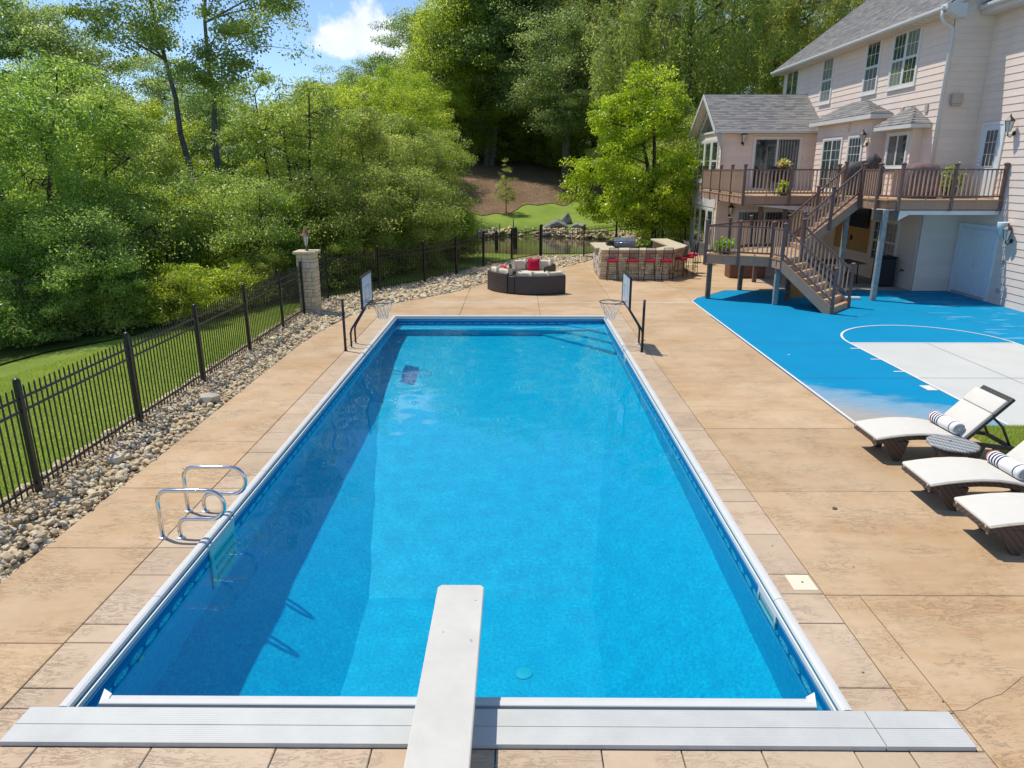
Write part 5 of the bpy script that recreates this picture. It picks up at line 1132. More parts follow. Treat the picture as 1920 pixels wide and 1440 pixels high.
# ------------------------------------------------------------------ stone bar, grill, stools
bar_ = thing('stone_bar', 'outdoor bar of tan stone blocks with a pale slab top on the far patio', 'bar', (5, 28.5, 0))
BP = [(3.22, 27.6), (5.82, 27.6), (6.75, 28.95), (6.55, 32.2)]; BH = 1.08
def off(P, d):
    Q = []; n = len(P)
    for i in range(n):
        a = Vector(P[max(i - 1, 0)]); b = Vector(P[i]); c = Vector(P[min(i + 1, n - 1)]); e = (c - a).normalized() if 0 < i < n - 1 else ((c - b) if i == 0 else (b - a)).normalized()
        if 0 < i < n - 1:
            e1 = (b - a).normalized(); e2 = (c - b).normalized(); n1 = Vector((-e1.y, e1.x)); n2 = Vector((-e2.y, e2.x)); q = b + (n1 + n2) * (d / (1 + n1.dot(n2)))
        else: q = b + Vector((-e.y, e.x)) * d
        Q.append((q.x, q.y))
    return Q
IN = off(BP, .55); core = MB()
for i in range(3): core.prism([off(BP, .02)[i], off(BP, .02)[i + 1], off(BP, .5)[i + 1], off(BP, .5)[i]], 0, BH)
core.prism([(3.24, 27.62), (3.8, 27.62), (3.8, 30.3), (3.24, 30.3)], 0, BH - .002); core.build('bar_core', M['mortar'], bar_)
def block_face(a, b, z1, mats, rows, parent, wmin=.22, wmax=.55, outw=.03):
    a, b = Vector((*a, 0)), Vector((*b, 0)); d = (b - a); L = d.length; d.normalize(); n = Vector((d.y, -d.x, 0)); z = .01
    while z < z1 - .02:
        h = min(rnd.choice(rows), z1 - z); h = z1 - z if z1 - z - h < .05 else h; u = -rnd.random() * wmax * .5
        while u < L:
            w = rnd.uniform(wmin, wmax); a0, a1 = max(u, 0) + .005, min(u + w, L) - .005
            if a1 - a0 > .03: MB().obox(a, d, n, a0, a1, z + .005, z + h - .005, -.04, rnd.uniform(.004, outw)).build('stone_block', M[rnd.choice(mats)], parent, bev=.007)
            u += w
        z += h
for i in range(3): block_face(BP[i], BP[i + 1], BH, ['blockA'] * 7 + ['blockB'], (.08, .10, .13, .09), bar_)
block_face((3.24, 30.3), (3.22, 27.6), BH, ['fieldstone', 'fieldstone', 'blockB'], (.10, .14, .18), bar_, .12, .3, .04)
# slab top in three mitred lengths
OU, II = off(BP, -.14), off(BP, .62)
for i in range(3): MB().prism([OU[i], OU[i + 1], II[i + 1], II[i]], BH + .002, BH + .065, .006, .006).build('countertop', M['stone_top'], bar_)
MB().prism([(3.08, 28.24), (3.84, 28.24), (3.84, 30.4), (3.08, 30.4)], BH + .002, BH + .064, .006, .006).build('countertop', M['stone_top'], bar_)
gr = thing('barbecue_grill', 'steel grill with a rounded grey hood set into the left arm of the bar', 'grill', (4.25, 29.3, BH))
b = MB(); pr = [(0, 0), (.60, 0), (.60, .12), (.54, .26), (.40, .36), (.22, .38), (.06, .26), (0, .12)]; k = len(pr); b.add([(x, 28.95 + .0 + q, BH + .0 + z) for x in (3.9, 4.75) for q, z in pr], [tuple(range(k)), tuple(reversed(range(k, 2 * k)))] + [(i, i + k, (i + 1) % k + k, (i + 1) % k) for i in range(k)]); b.build('hood', M['grill'], gr, bev=.01)
MB().box(3.62, 3.899, 29.0, 29.5, BH, BH + .16).build('side_burner', M['iron'], gr, bev=.01); MB().tube([(3.98, 28.93, BH + .2), (4.66, 28.93, BH + .2)], .018, 8).build('handle', M['steel'], gr)
for x in (3.66, 3.78): MB().box(x, x + .09, 28.98, 29.52, BH + .161, BH + .25).build('grate', M['bin'], gr, bev=.01)
def stool(p, rz, label):
    t = thing('bar_stool', label, 'bar stool', (*p, 0), rz, 'bar stools with red seats round the stone bar'); ORG[t.name] = Vector()
    for sx in (-1, 1):
        MB().tube([(sx * .215, -.20, 0), (sx * .175, -.155, .72), (sx * .18, -.205, 1.24)], .013, 6).build('leg', M['iron'], t); MB().tube([(sx * .215, .20, 0), (sx * .175, .16, .70)], .013, 6).build('leg', M['iron'], t)
        MB().tube([(sx * .205, -.187, .26), (sx * .205, .187, .26)], .009, 6).build('footrest', M['iron'], t)
    for y in (-.187, .187): MB().tube([(-.205, y, .26), (.205, y, .26)], .009, 6).build('footrest', M['iron'], t)
    MB().box(-.19, .19, -.17, .17, .70, .715).build('seat_frame', M['iron'], t); MB().box(-.20, .20, -.19, .19, .715, .785).build('seat_cushion', M['red'], t, bev=.03, seg=3, smooth=True)
    b = MB(); b.tube([(-.18, -.205, 1.24), (.18, -.205, 1.24)], .013, 6); b.tube([(-.179, -.190, 1.03), (.179, -.190, 1.03)], .008, 6); b.build('back_rail', M['iron'], t)
    ms = MB()
    for k in range(1, 14): x = -.178 + .356 * k / 14; ms.tube([(x, -.170, .80), (x, -.204, 1.235)], .003, 4, cap=False)
    for k in range(1, 9): z = .80 + .435 * k / 9; ms.tube([(-.178, -.171 - .033 * k / 9, z), (.178, -.171 - .033 * k / 9, z)], .003, 4, cap=False)
    ms.build('mesh_back', M['iron'], t)
st = ['leftmost bar stool with red seat in front of the stone bar', 'second bar stool from the left in front of the stone bar', 'third bar stool from the left in front of the stone bar', 'fourth bar stool from the left, by the bar corner', 'bar stool with red seat tucked in at the angled end of the bar', 'bar stool standing behind the angled stool at the bar corner', 'rightmost bar stool with red seat, nearest to the house']
for (x, y, a), s_ in zip(((3.66, 27.38, 0), (4.42, 27.42, 4), (5.08, 27.4, -5), (5.72, 27.42, 3), (6.42, 28.1, 58), (6.9, 28.75, 70), (7.2, 29.5, 88)), st): stool((x, y), R(a), s_)
for k, (x, y, a) in enumerate(((8.1, 33.0, 100), (8.5, 32.2, 115))):
    t = thing('sling_chair', ('grey sling chair against the lower sunroom windows, farther one', 'grey sling chair against the lower sunroom windows, nearer one')[k], 'chair', (x, y, 0), R(a)); ORG[t.name] = Vector()
    for sx in (-.27, .27): MB().tube([(sx, -.25, 0), (sx, -.2, .42), (sx, .22, .40), (sx, .42, 1.0)], .014, 6).build('frame', M['slate'], t); MB().tube([(sx, .25, 0), (sx, .2, .42)], .014, 6).build('leg', M['slate'], t)
    b = MB(); b.add([(-.26, -.22, .43), (.26, -.22, .43), (.26, .22, .41), (-.26, .22, .41), (.26, .43, .98), (-.26, .43, .98)], [(0, 1, 2, 3), (3, 2, 4, 5)]); b.build('sling', plain('grey_sling', (.25, .27, .29), .8, .1) if k == 0 else bpy.data.materials['grey_sling'], t)
# ------------------------------------------------------------------ poolside basketball hoops and net posts
def hoop(p, rz, label):
    t = thing('poolside_hoop', label, 'basketball hoop', (*p, 0), rz, 'basketball hoops at the pool side'); ORG[t.name] = Vector()   # faces +x
    for y in (-.14, .14): MB().tube([(0, y * 1.6, 0), (0, y * 1.6, .36), (.03, y * 1.5, .46), (.30, y * .6, .88), (.34, y * .5, .98), (.345, y * .5, 1.5)], .024, 8).build('pole', M['black'], t); MB().box(-.05, .05, y * 1.6 - .05, y * 1.6 + .05, 0, .02).build('base_plate', M['cream_plastic'], t)
    MB().box(.372, .40, -.55, .55, 1.01, 1.70).build('backboard', M['acrylic'], t, bev=.006)
    f = MB(); f.box(.36, .412, -.58, .58, 1.69, 1.73).box(.36, .412, -.58, .58, .98, 1.02).box(.36, .412, -.58, -.54, 1.02, 1.69).box(.36, .412, .54, .58, 1.02, 1.69); f.build('board_frame', M['black'], t, bev=.006)
    s_ = MB(); s_.box(.4005, .404, -.24, .24, 1.44, 1.46).box(.4005, .404, -.24, .24, 1.12, 1.14).box(.4005, .404, -.24, -.22, 1.14, 1.44).box(.4005, .404, .22, .24, 1.14, 1.44); s_.build('target_square', M['track'], t)
    for z in (1.15, 1.5): MB().box(.32, .371, -.1, .1, z - .02, z + .02).build('bracket', M['black'], t)
    cx = .745; b = MB(); b.tube([(cx + .27 * math.cos(a), .27 * math.sin(a), 1.07) for a in [2 * math.pi * k / 24 for k in range(24)]], .010, 6, True); b.tube([(.40, -.09, 1.07), (.52, -.13, 1.07)], .010, 6); b.tube([(.40, .09, 1.07), (.52, .13, 1.07)], .010, 6); b.tube([(.40, -.08, 1.02), (cx - .05, -.255, 1.055)], .007, 5); b.tube([(.40, .08, 1.02), (cx - .05, .255, 1.055)], .007, 5); b.build('rim', M['iron'], t)
    nb = MB(); K = 12; lv = [(.26, 1.06), (.225, .97), (.165, .86), (.12, .75), (.105, .66)]
    for k in range(K):
        for sg in (1, -1):
            nb.tube([(cx + r * math.cos(2 * math.pi * (k + sg * i * .5) / K), r * math.sin(2 * math.pi * (k + sg * i * .5) / K), z) for i, (r, z) in enumerate(lv)], .0045, 4, cap=False)
    nb.build('net', M['net'], t)
hoop((-3.93, 16.62), 0, 'basketball hoop on the left side of the pool, its board facing right'); hoop((2.96, 16.62), math.pi, 'basketball hoop on the right side of the pool, its board facing left')
for x, y, s_ in ((-4.0, 16.09, 'left'), (2.9, 16.04, 'right')):
    t = thing('net_post', 'slim black volleyball net post on the %s side of the pool' % s_, 'post', (x, y, 0), 0, 'volleyball net posts'); MB().tube([(x, y, 0), (x, y, 1.22)], .03, 10).build('pole', M['black'], t); MB().lathe([(.05, 0), (.05, .012), (.032, .015)], (x, y, 0), 12).build('base_ring', M['black'], t); MB().tube([(x, y, .28), (x + .07, y, .28)], .008, 6).build('cleat', M['iron'], t)
# ------------------------------------------------------------------ loungers
def seat_z(u): return .335 + .085 * math.sin(math.pi * min(max(u / 1.30, 0), 1) * .92 + .12) - .06 * max(0, u - .9)
def lounger(p, rz, label, tilt=47):
    t = thing('sun_lounger', label, 'sun lounger', (*p, 0), rz, 'white cushioned sun loungers beside the pool'); ORG[t.name] = Vector()
    W2 = .345; us = [0, .08, .2, .4, .6, .8, 1.0, 1.18, 1.30]
    def bent(m, y0, y1, t0, t1, name, mat_, bev=.0, us=us, par_=t, sm=False):
        k = MB(); n = len(us); vs = []
        for u in us:
            z = seat_z(u); vs += [(u, y0, z + t0), (u, y1, z + t0), (u, y1, z + t1), (u, y0, z + t1)]
        fs = [(i * 4 + q, i * 4 + (q + 1) % 4, (i + 1) * 4 + (q + 1) % 4, (i + 1) * 4 + q) for i in range(n - 1) for q in range(4)] + [(3, 2, 1, 0), ((n - 1) * 4, (n - 1) * 4 + 1, (n - 1) * 4 + 2, (n - 1) * 4 + 3)]
        return k.add(vs, fs).build(name, mat_, par_, bev=bev, seg=3, smooth=sm)
    bent(None, -W2, W2, -.075, -.012, 'wicker_frame', M['wicker'], .012)
    bent(None, -W2 - .012, W2 + .012, -.010, .034, 'seat_cushion', M['lounge'], .018, sm=True)
    # rails run on behind the seat to carry the back rest
    for y in (-W2 + .03, W2 - .03): MB().bar((1.25, y, .30), (2.02, y, .20), .05, .06).build('rear_rail', M['wicker_dark'], t, bev=.01)
    MB().bar((2.0, -W2, .20), (2.0, W2, .20), .05, .06).build('cross_rail', M['wicker_dark'], t, bev=.01)
    h = Vector((1.28, 0, .33)); d = Vector((math.cos(R(tilt)), 0, math.sin(R(tilt)))); nn = Vector((-d.z, 0, d.x)); L = .80
    def back(a0, a1, y0, y1, n0, n1, name, mat_, bev, sm=False):
        v = [h + d * a + nn * q + Vector((0, y, 0)) for a in (a0, a1) for q in (n0, n1) for y in (y0, y1)]; return MB().add(v, [(0, 1, 3, 2), (4, 6, 7, 5), (0, 4, 5, 1), (2, 3, 7, 6), (0, 2, 6, 4), (1, 5, 7, 3)]).build(name, mat_, t, bev=bev, seg=3, smooth=sm)
    back(-.02, L + .05, -W2, W2, -.02, .03, 'back_frame', M['wicker_dark'], .012)
    back(.0, .50, -W2 - .01, W2 + .01, .032, .085, 'back_cushion', M['lounge'], .018, True); back(.505, .76, -W2 - .01, W2 + .01, .032, .088, 'head_cushion', M['lounge'], .018, True)
    for y in (-.25, .25):
        e = h + d * .5 + nn * -.03; MB().tube([(e.x, y, e.z), (e.x + .18, y, e.z - .16), (1.98, y, .23)], .018, 6).build('prop_arm', M['wicker_dark'], t)
    for x0 in (.30, 1.42):
        b = MB(); zt = seat_z(x0) - .07 if x0 < 1 else .27
        for y in (-1, 1):
            v = [(x0 - .20, y * W2, zt), (x0 + .18, y * W2, zt), (x0 + .18, y * (W2 - .09), zt), (x0 - .20, y * (W2 - .09), zt), (x0 + .03, y * (W2 - .03), .0), (x0 + .11, y * (W2 - .03), .0), (x0 + .11, y * (W2 - .11), .0), (x0 + .03, y * (W2 - .11), .0)]
            f = [(0, 1, 2, 3), (7, 6, 5, 4), (0, 4, 5, 1), (1, 5, 6, 2), (2, 6, 7, 3), (3, 7, 4, 0)]; MB().add(v, f if y < 0 else [q[::-1] for q in f]).build('leg', M['wicker'], t, bev=.008)
    for y in (-W2 + .06, W2 - .06): MB().bar((-.005, y, seat_z(0) + .0), (.03, y, seat_z(0) - .10), .022, .008).build('tie_ribbon', M['welt'], t)
    for y in (-W2 - .016,): MB().tube([(u, y, seat_z(u) + .012) for u in us], .007, 5).build('piping', M['welt'], t)
    return t
lounger((5.14, 9.88), R(0), 'farthest of the three white loungers, by the blue court, towel and table at its side'); lounger((5.05, 8.32), R(-1), 'middle white lounger of the three with a striped towel near its back rest'); lounger((5.10, 7.26), R(-2), 'nearest of the three white loungers, cut off by the picture edge, no towel')
def towel(p, rz, label):
    b = MB(); n = 26; Lh = .29; prof = []
    for k in range(40): a = k * .42; r = .018 + .0045 * a; prof.append((r * math.cos(a), r * math.sin(a)))
    ro = .098
    b.lathe([(.0, -Lh), (.085, -Lh), (ro, -Lh + .02), (ro, Lh - .02), (.085, Lh), (.0, Lh)], (0, 0, 0), n, True, False)
    o = b.build('rolled_towel', M['towel']); 
    for v in o.data.vertices: v.co = Vector((v.co.x * 1.05, v.co.z, v.co.y * .92))
    o.data.flip_normals() if False else None
    tag(o, label, 'towel', 'rolled striped towels on the loungers'); o.location = p; o.rotation_euler = (0, 0, rz)
    s_ = MB(); s_.tube([(x * 1.02, -Lh - .004, y * .92) for x, y in prof], .006, 4, cap=False); w_ = s_.build('spiral_end', plain('towel_edge', (.42, .42, .44), .95, .2, 60) if 'towel_edge' not in bpy.data.materials else bpy.data.materials['towel_edge'], o, org=(0, 0, 0))
towel((6.32, 9.90, .485), R(4), 'rolled white towel with navy stripes on the farthest lounger'); towel((6.18, 8.30, .49), R(3), 'rolled white towel with navy stripes on the middle lounger')
tb = thing('side_table', 'round grey wicker side table between the two farther loungers', 'side table', (6.02, 9.2, 0)); c = (6.02, 9.2, 0)
MB().lathe([(.20, .0), (.21, .02), (.17, .16), (.19, .28), (.29, .40)], c, 28).build('pedestal', M['wicker'], tb); MB().lathe([(.30, .40), (.325, .41), (.325, .43), (.30, .437), (.0, .438)], c, 32).build('tabletop', M['wicker_top'], tb); MB().lathe([(.02, 0), (.018, .004)], (6.02, 9.26, .4385), 10).build('umbrella_hole', M['dark'], tb)
# ------------------------------------------------------------------ grass: blades where the lawn is near
def blades(name, xr, yr, n, h, seed, cond=None, base=0.):
    g = np.random.default_rng(seed); x = g.uniform(*xr, n); y = g.uniform(*yr, n)
    if cond is not None: k = cond(x, y); x, y = x[k], y[k]
    n = len(x); z = H(x, y) + base; a = g.uniform(0, 6.28, n); hh = h * g.uniform(.5, 1.2, n); w = .004 + .003 * g.random(n); lx, ly = g.normal(0, .5, n) * hh, g.normal(0, .5, n) * hh
    V = np.stack([np.stack([x - np.cos(a) * w, y - np.sin(a) * w, z], 1), np.stack([x + np.cos(a) * w, y + np.sin(a) * w, z], 1), np.stack([x + lx, y + ly, z + hh], 1)], 1).reshape(-1, 3)
    return tag(npmesh(name, V, np.arange(3 * n).reshape(-1, 3), M['grass'], None, np.clip(g.random(n) * .8 + .2 * np.sin(x * 1.1) * np.sin(y * .9), 0, 1)), kind='stuff')
blades('lawn_grass', (-13, -6.55), (6.0, 22.5), 190000, .055, 4, lambda x, y: x > np.interp(y, [6, 13, 17, 20, 23], [-14, -12.5, -10.7, -9.3, -8]))
gp = MB(); gp.prism([(7.27, 9.15), (14, 9.15), (14, 10.98), (7.3, 10.98), (7.2, 10.3)], -.1, .004); tag(gp.build('grass_patch', M['lawn']), kind='structure')
def flatblades(n, seed):
    o = blades('patch_grass', (7.2, 9.6), (9.15, 11.02), n, .055, seed); v = o.data.vertices; co = np.empty(len(v) * 3, np.float32); v.foreach_get('co', co); co = co.reshape(-1, 3); co[:, 2] += .065; v.foreach_set('co', co.ravel())
flatblades(42000, 9)

# dry leaves and bits blown along the edges of the paving
lg = np.random.default_rng(31); nL = 38; lx = np.where(lg.random(nL) < .6, lg.uniform(-5.25, -4.1, nL), lg.uniform(2.7, 5.5, nL)); ly = lg.uniform(4.6, 22, nL)
ll = leaves('leaf_litter', np.column_stack([lx, ly, np.full(nL, .008)]), .026, M['mulch'], lg, None, np.tile(np.array([0, 0, 6.]), (nL, 1)), .6); tag(ll, kind='stuff')
# ------------------------------------------------------------------ trees
def limb(b, p, q, r0, r1, g, n=5, wob=.12, segs=6, jit=.012):
    p, q = np.array(p, float), np.array(q, float); L = np.linalg.norm(q - p); pts = []
    off = g.normal(0, wob * L, 3); off[2] *= .4
    for i in range(n + 1): t = i / n; pts.append(p + (q - p) * t + off * math.sin(math.pi * t) * .6 + g.normal(0, jit * L, 3) * (0 < i < n))
    b.tube([tuple(x) for x in pts], [r0 + (r1 - r0) * i / n for i in range(n + 1)], segs, cap=False); return pts
def make_tree(name, label, cat, height, blobs, nclump, per, leaf, leafmat, bark='bark', trunks=((0, 0, 0, 0),), r0=.18, cl=.75, seed=1, droop=0., asp=.5, flat=.55, hang=0., shell=.55, group=None, low=None):
    """blobs: (x, y, z, rx, ry, rz) in which leaf clumps sit; a limb runs to every clump's neighbourhood"""
    g = np.random.default_rng(seed); t = thing(name, label, cat, (0, 0, 0), 0, group); ORG[t.name] = Vector(); per *= 1.6 if hang else 2.1; leaf *= .78 if hang else .68
    wts = np.array([b[3] * b[4] + b[3] * b[5] for b in blobs], float); wts /= wts.sum(); idx = g.choice(len(blobs), nclump, p=wts); B = np.array(blobs, float)[idx]
    d = g.normal(0, 1, (nclump, 3)); d /= np.linalg.norm(d, axis=1)[:, None]; r = shell + (1 - shell) * g.random(nclump) ** .6; r *= 1 + g.normal(0, .09, nclump); sp = g.random(nclump) < .16; r[sp] *= g.uniform(1.1, 1.34, sp.sum())
    C = B[:, :3] + d * r[:, None] * B[:, 3:]; C[:, 2] = np.maximum(C[:, 2], .25)
    if low is not None: C = C[C[:, 2] > low]
    nclump = len(C); b = MB(); nodes = []
    for (tx, ty, ux, uy) in trunks:
        top = np.array([tx + ux, ty + uy, height * .86]); pts = limb(b, (tx, ty, -.3), top, r0, r0 * .22, g, 9, .018, 8, .004); nodes += [(p, r0 * (1 - .75 * i / 9)) for i, p in enumerate(pts)]
    tn = [n_ for n_ in nodes if n_[0][2] > height * .12]
    nl = max(6, nclump // 14); lims = []
    for i in g.choice(nclump, min(nl, nclump), replace=False):
        e = C[i] * 1.; k = min(range(len(tn)), key=lambda q: np.linalg.norm(tn[q][0] - e) + 1.1 * max(0, tn[q][0][2] - e[2] + .18 * np.linalg.norm((tn[q][0] - e)[:2])))
        p, rr = tn[k]; pts = limb(b, p, p + (e - p) * .92, min(rr * .55, .05 + .012 * np.linalg.norm(e - p)), .016, g, 4, .10, 6); lims += pts[1:]
    LM = np.array(lims + [n_[0] for n_ in tn])
    for i in range(nclump):
        dd = np.linalg.norm(LM - C[i], axis=1); k = int(dd.argmin())
        if dd[k] > .25: limb(b, LM[k], C[i], .014 + .004 * dd[k], .006, g, 2, .08, 4)
    b.build('trunk', M[bark], t)
    m = (per * g.uniform(.35, 1.45, nclump)).astype(int); ci = np.repeat(np.arange(nclump), m); n = len(ci); off = g.normal(0, 1, (n, 3)); off /= np.linalg.norm(off, axis=1)[:, None]
    rad = cl * g.uniform(.6, 1.45, nclump); off *= (g.random(n) ** .45 * rad[ci])[:, None]; off[:, 2] *= flat
    if hang: h = g.random(n); off[:, :2] *= .35 + .25 * g.random(n)[:, None]; off[:, 2] = -h * hang * g.uniform(.5, 1.25, nclump)[ci]
    P = C[ci] + off; out = d[ci] if len(d) == nclump else None
    N = off * .4 / max(cl, .1) + np.array([0, 0, .75]); tint = np.clip(g.normal(.4, .26, nclump)[ci], 0, 1); keep = P[:, 2] > .05; P, N, tint = P[keep], N[keep], tint[keep]
    lo = leaves('foliage', P, leaf, M[leafmat], g, t, N, asp, tint, droop); return t
NL = 0
def plant(proto, x, y, s=1., rz=0., label=None, first=[], sz=None, z=None, group=None):
    o = proto if proto.name not in first else dup(proto); first.append(proto.name)
    o.location = (x, y, (Hf(x, y) if z is None else z)); o.rotation_euler = (0, 0, rz); o.scale = (s, s, sz or (1.0 if proto.name.startswith('maple') else s))
    if label: o['label'] = label
    return o
G_ = 'trees and tall shrubs of the wood round the garden'
ashA = make_tree('ash_tree', '', 'tree', 8.2, [(0, 0, 4.6, 2.3, 2.3, 2.6), (.9, -.6, 6.6, 1.5, 1.5, 1.4), (-1.1, .5, 5.8, 1.6, 1.6, 1.6), (.2, -1.2, 2.6, 2.0, 1.8, 1.6), (-.8, .9, 2.2, 1.9, 1.9, 1.4)], 210, 115, .19, 'leaf_ash', 'bark', ((0, 0, .3, -.2), (.3, .2, 1.4, -.8), (-.3, 0, -1.3, .7)), .11, .62, 11, 0., .34, group=G_)
ashB = make_tree('ash_tree', '', 'tree', 7.4, [(0, 0, 4.8, 1.9, 1.9, 2.4), (.3, .2, 2.6, 2.2, 2.2, 1.8), (-.5, -.4, 6.4, 1.1, 1.1, 1.2)], 185, 115, .17, 'leaf_mid', 'bark', ((0, 0, -.4, -.3), (.2, .3, .9, .5)), .10, .6, 12, 0., .42, group=G_)
shrubA = make_tree('tall_shrub', '', 'shrub', 4.0, [(0, 0, 1.7, 1.9, 1.9, 1.7), (1.0, -.5, 2.4, 1.2, 1.2, 1.3), (-1.0, .5, 2.7, 1.1, 1.1, 1.2)], 150, 135, .11, 'leaf_mid', 'bark', ((0, 0, .3, 0), (.2, .2, .9, -.6), (-.2, 0, -.9, .5)), .05, .5, 13, 0., .5, group=G_)
shrubB = make_tree('tall_shrub', '', 'shrub', 3.4, [(0, 0, 1.4, 1.7, 1.7, 1.4), (.7, .5, 2.2, .9, .9, 1.1), (-.8, -.5, 1.9, 1.0, 1.0, 1.1)], 130, 135, .12, 'leaf_lime', 'bark', ((0, 0, -.3, .2), (.2, .2, .8, .6)), .045, .48, 14, 0., .45, group=G_)
oakA = make_tree('oak_tree', '', 'tree', 15, [(0, 0, 10.5, 4.6, 4.6, 4.0), (2.4, -1.2, 7.6, 3.0, 3.0, 2.2), (-2.5, -1.0, 8.2, 2.8, 2.8, 2.4), (.4, -2.6, 9.0, 2.6, 2.4, 2.2), (-.6, .8, 13.6, 2.6, 2.6, 2.0)], 215, 150, .25, 'leaf_dark', 'bark', ((0, 0, .6, -.5),), .34, 1.25, 15, 0., .55, shell=.66, flat=.38, group=G_)
oakB = make_tree('oak_tree', '', 'tree', 13, [(0, 0, 8.6, 3.9, 3.9, 4.4), (1.8, -1.6, 6.0, 2.4, 2.4, 2.2), (-1.9, -.8, 6.6, 2.5, 2.5, 2.2), (.2, -.5, 11.8, 2.4, 2.4, 1.8)], 200, 150, .23, 'leaf_dark', 'bark_grey', ((0, 0, -.7, .3), (.3, .1, 1.6, -.6)), .24, 1.15, 16, 0., .55, shell=.64, flat=.38, group=G_)
limeT = make_tree('locust_tree', '', 'tree', 10, [(0, 0, 6.6, 3.2, 3.2, 3.0), (1.5, -1.2, 4.6, 2.2, 2.2, 2.0), (-1.8, -.6, 4.8, 2.2, 2.2, 2.0), (.3, -.2, 8.8, 1.8, 1.8, 1.4)], 280, 110, .19, 'leaf_lime', 'bark', ((0, 0, .4, .2), (.2, 0, 1.2, -.6)), .16, .85, 17, 0., .42, group=G_)
cotton = make_tree('cottonwood_tree', '', 'tree', 17.5, [(-2.8, 0, 12.2, 2.6, 2.4, 2.0), (3.2, -.5, 11.6, 2.6, 2.4, 2.4), (.4, 0, 15.2, 3.4, 3.0, 2.4), (-4.0, -.4, 14.4, 2.0, 2.0, 1.6), (4.8, 0, 13.8, 1.8, 1.8, 1.8), (1.2, -1.2, 9.2, 1.6, 1.6, 1.3)], 210, 105, .22, 'leaf_cotton', 'bark_grey', ((-.3, 0, -1.7, 0), (.7, 0, .2, .3)), .22, .85, 18, .2, .6, shell=.45)
willow = make_tree('willow_tree', '', 'tree', 19, [(0, 0, 14, 6.2, 6.2, 5.0), (-4, -2, 10.5, 3.4, 3.4, 3.4), (4, -2, 10, 3.6, 3.4, 3.6), (0, -4, 11, 4.2, 3.0, 4.0), (-1, 0, 18, 4.0, 4.0, 3.0)], 400, 130, .36, 'leaf_willow', 'bark', ((0, 0, -1.6, -1.0),), .45, 1.1, 19, 1.4, .24, hang=3.0, shell=.5)
maple = make_tree('maple_tree', 'lime green maple with a low wide crown on the lawn behind the stone bar', 'tree', 9.6, [(-.8, 0, 5.0, 3.2, 3.0, 3.0), (-2.7, -.9, 3.2, 2.0, 1.9, 2.0), (1.1, -1.0, 3.2, 2.0, 1.9, 2.0), (-.6, .3, 7.9, 1.9, 1.7, 1.5), (-.8, -1.8, 2.4, 2.4, 1.4, 1.5), (-2.2, 0, 6.4, 1.7, 1.6, 1.5)], 290, 105, .20, 'leaf_maple', 'bark', ((0, 0, -.3, .2), (.1, .1, -1.6, -.3)), .19, .66, 20, .3, .6, flat=.5, shell=.6)
sap = make_tree('larch_sapling', 'small pale green conical sapling standing alone on the far lawn', 'tree', 3.9, [(0, 0, 1.3, .85, .85, .5), (0, 0, 2.0, .65, .65, .55), (0, 0, 2.8, .45, .45, .55), (0, 0, 3.5, .22, .22, .45)], 90, 75, .10, 'leaf_pine', 'bark', ((0, 0, 0, 0),), .045, .26, 21, .2, .22, flat=.4)
weed = make_tree('undergrowth_shrub', '', 'shrub', 1.3, [(0, 0, .5, .8, .8, .55), (.5, .3, .7, .5, .5, .5)], 60, 90, .10, 'leaf_mid', 'bark', ((0, 0, 0, 0),), .02, .3, 22, -.4, .4, group='low bushes at the edge of the wood')
weedL = make_tree('undergrowth_shrub', '', 'shrub', 1.3, [(0, 0, .5, .8, .8, .6), (-.4, .3, .8, .5, .5, .5)], 60, 90, .11, 'leaf_lime', 'bark', ((0, 0, 0, 0),), .02, .3, 23, -.7, .3, group='low bushes at the edge of the wood')
import itertools
def put(proto, x, y, s, label, sz=None): return plant(proto, x, y, s, rnd.uniform(0, 6.28), label, sz=sz)
P_ = lambda px, Y: (px - 970) / 1332 * Y
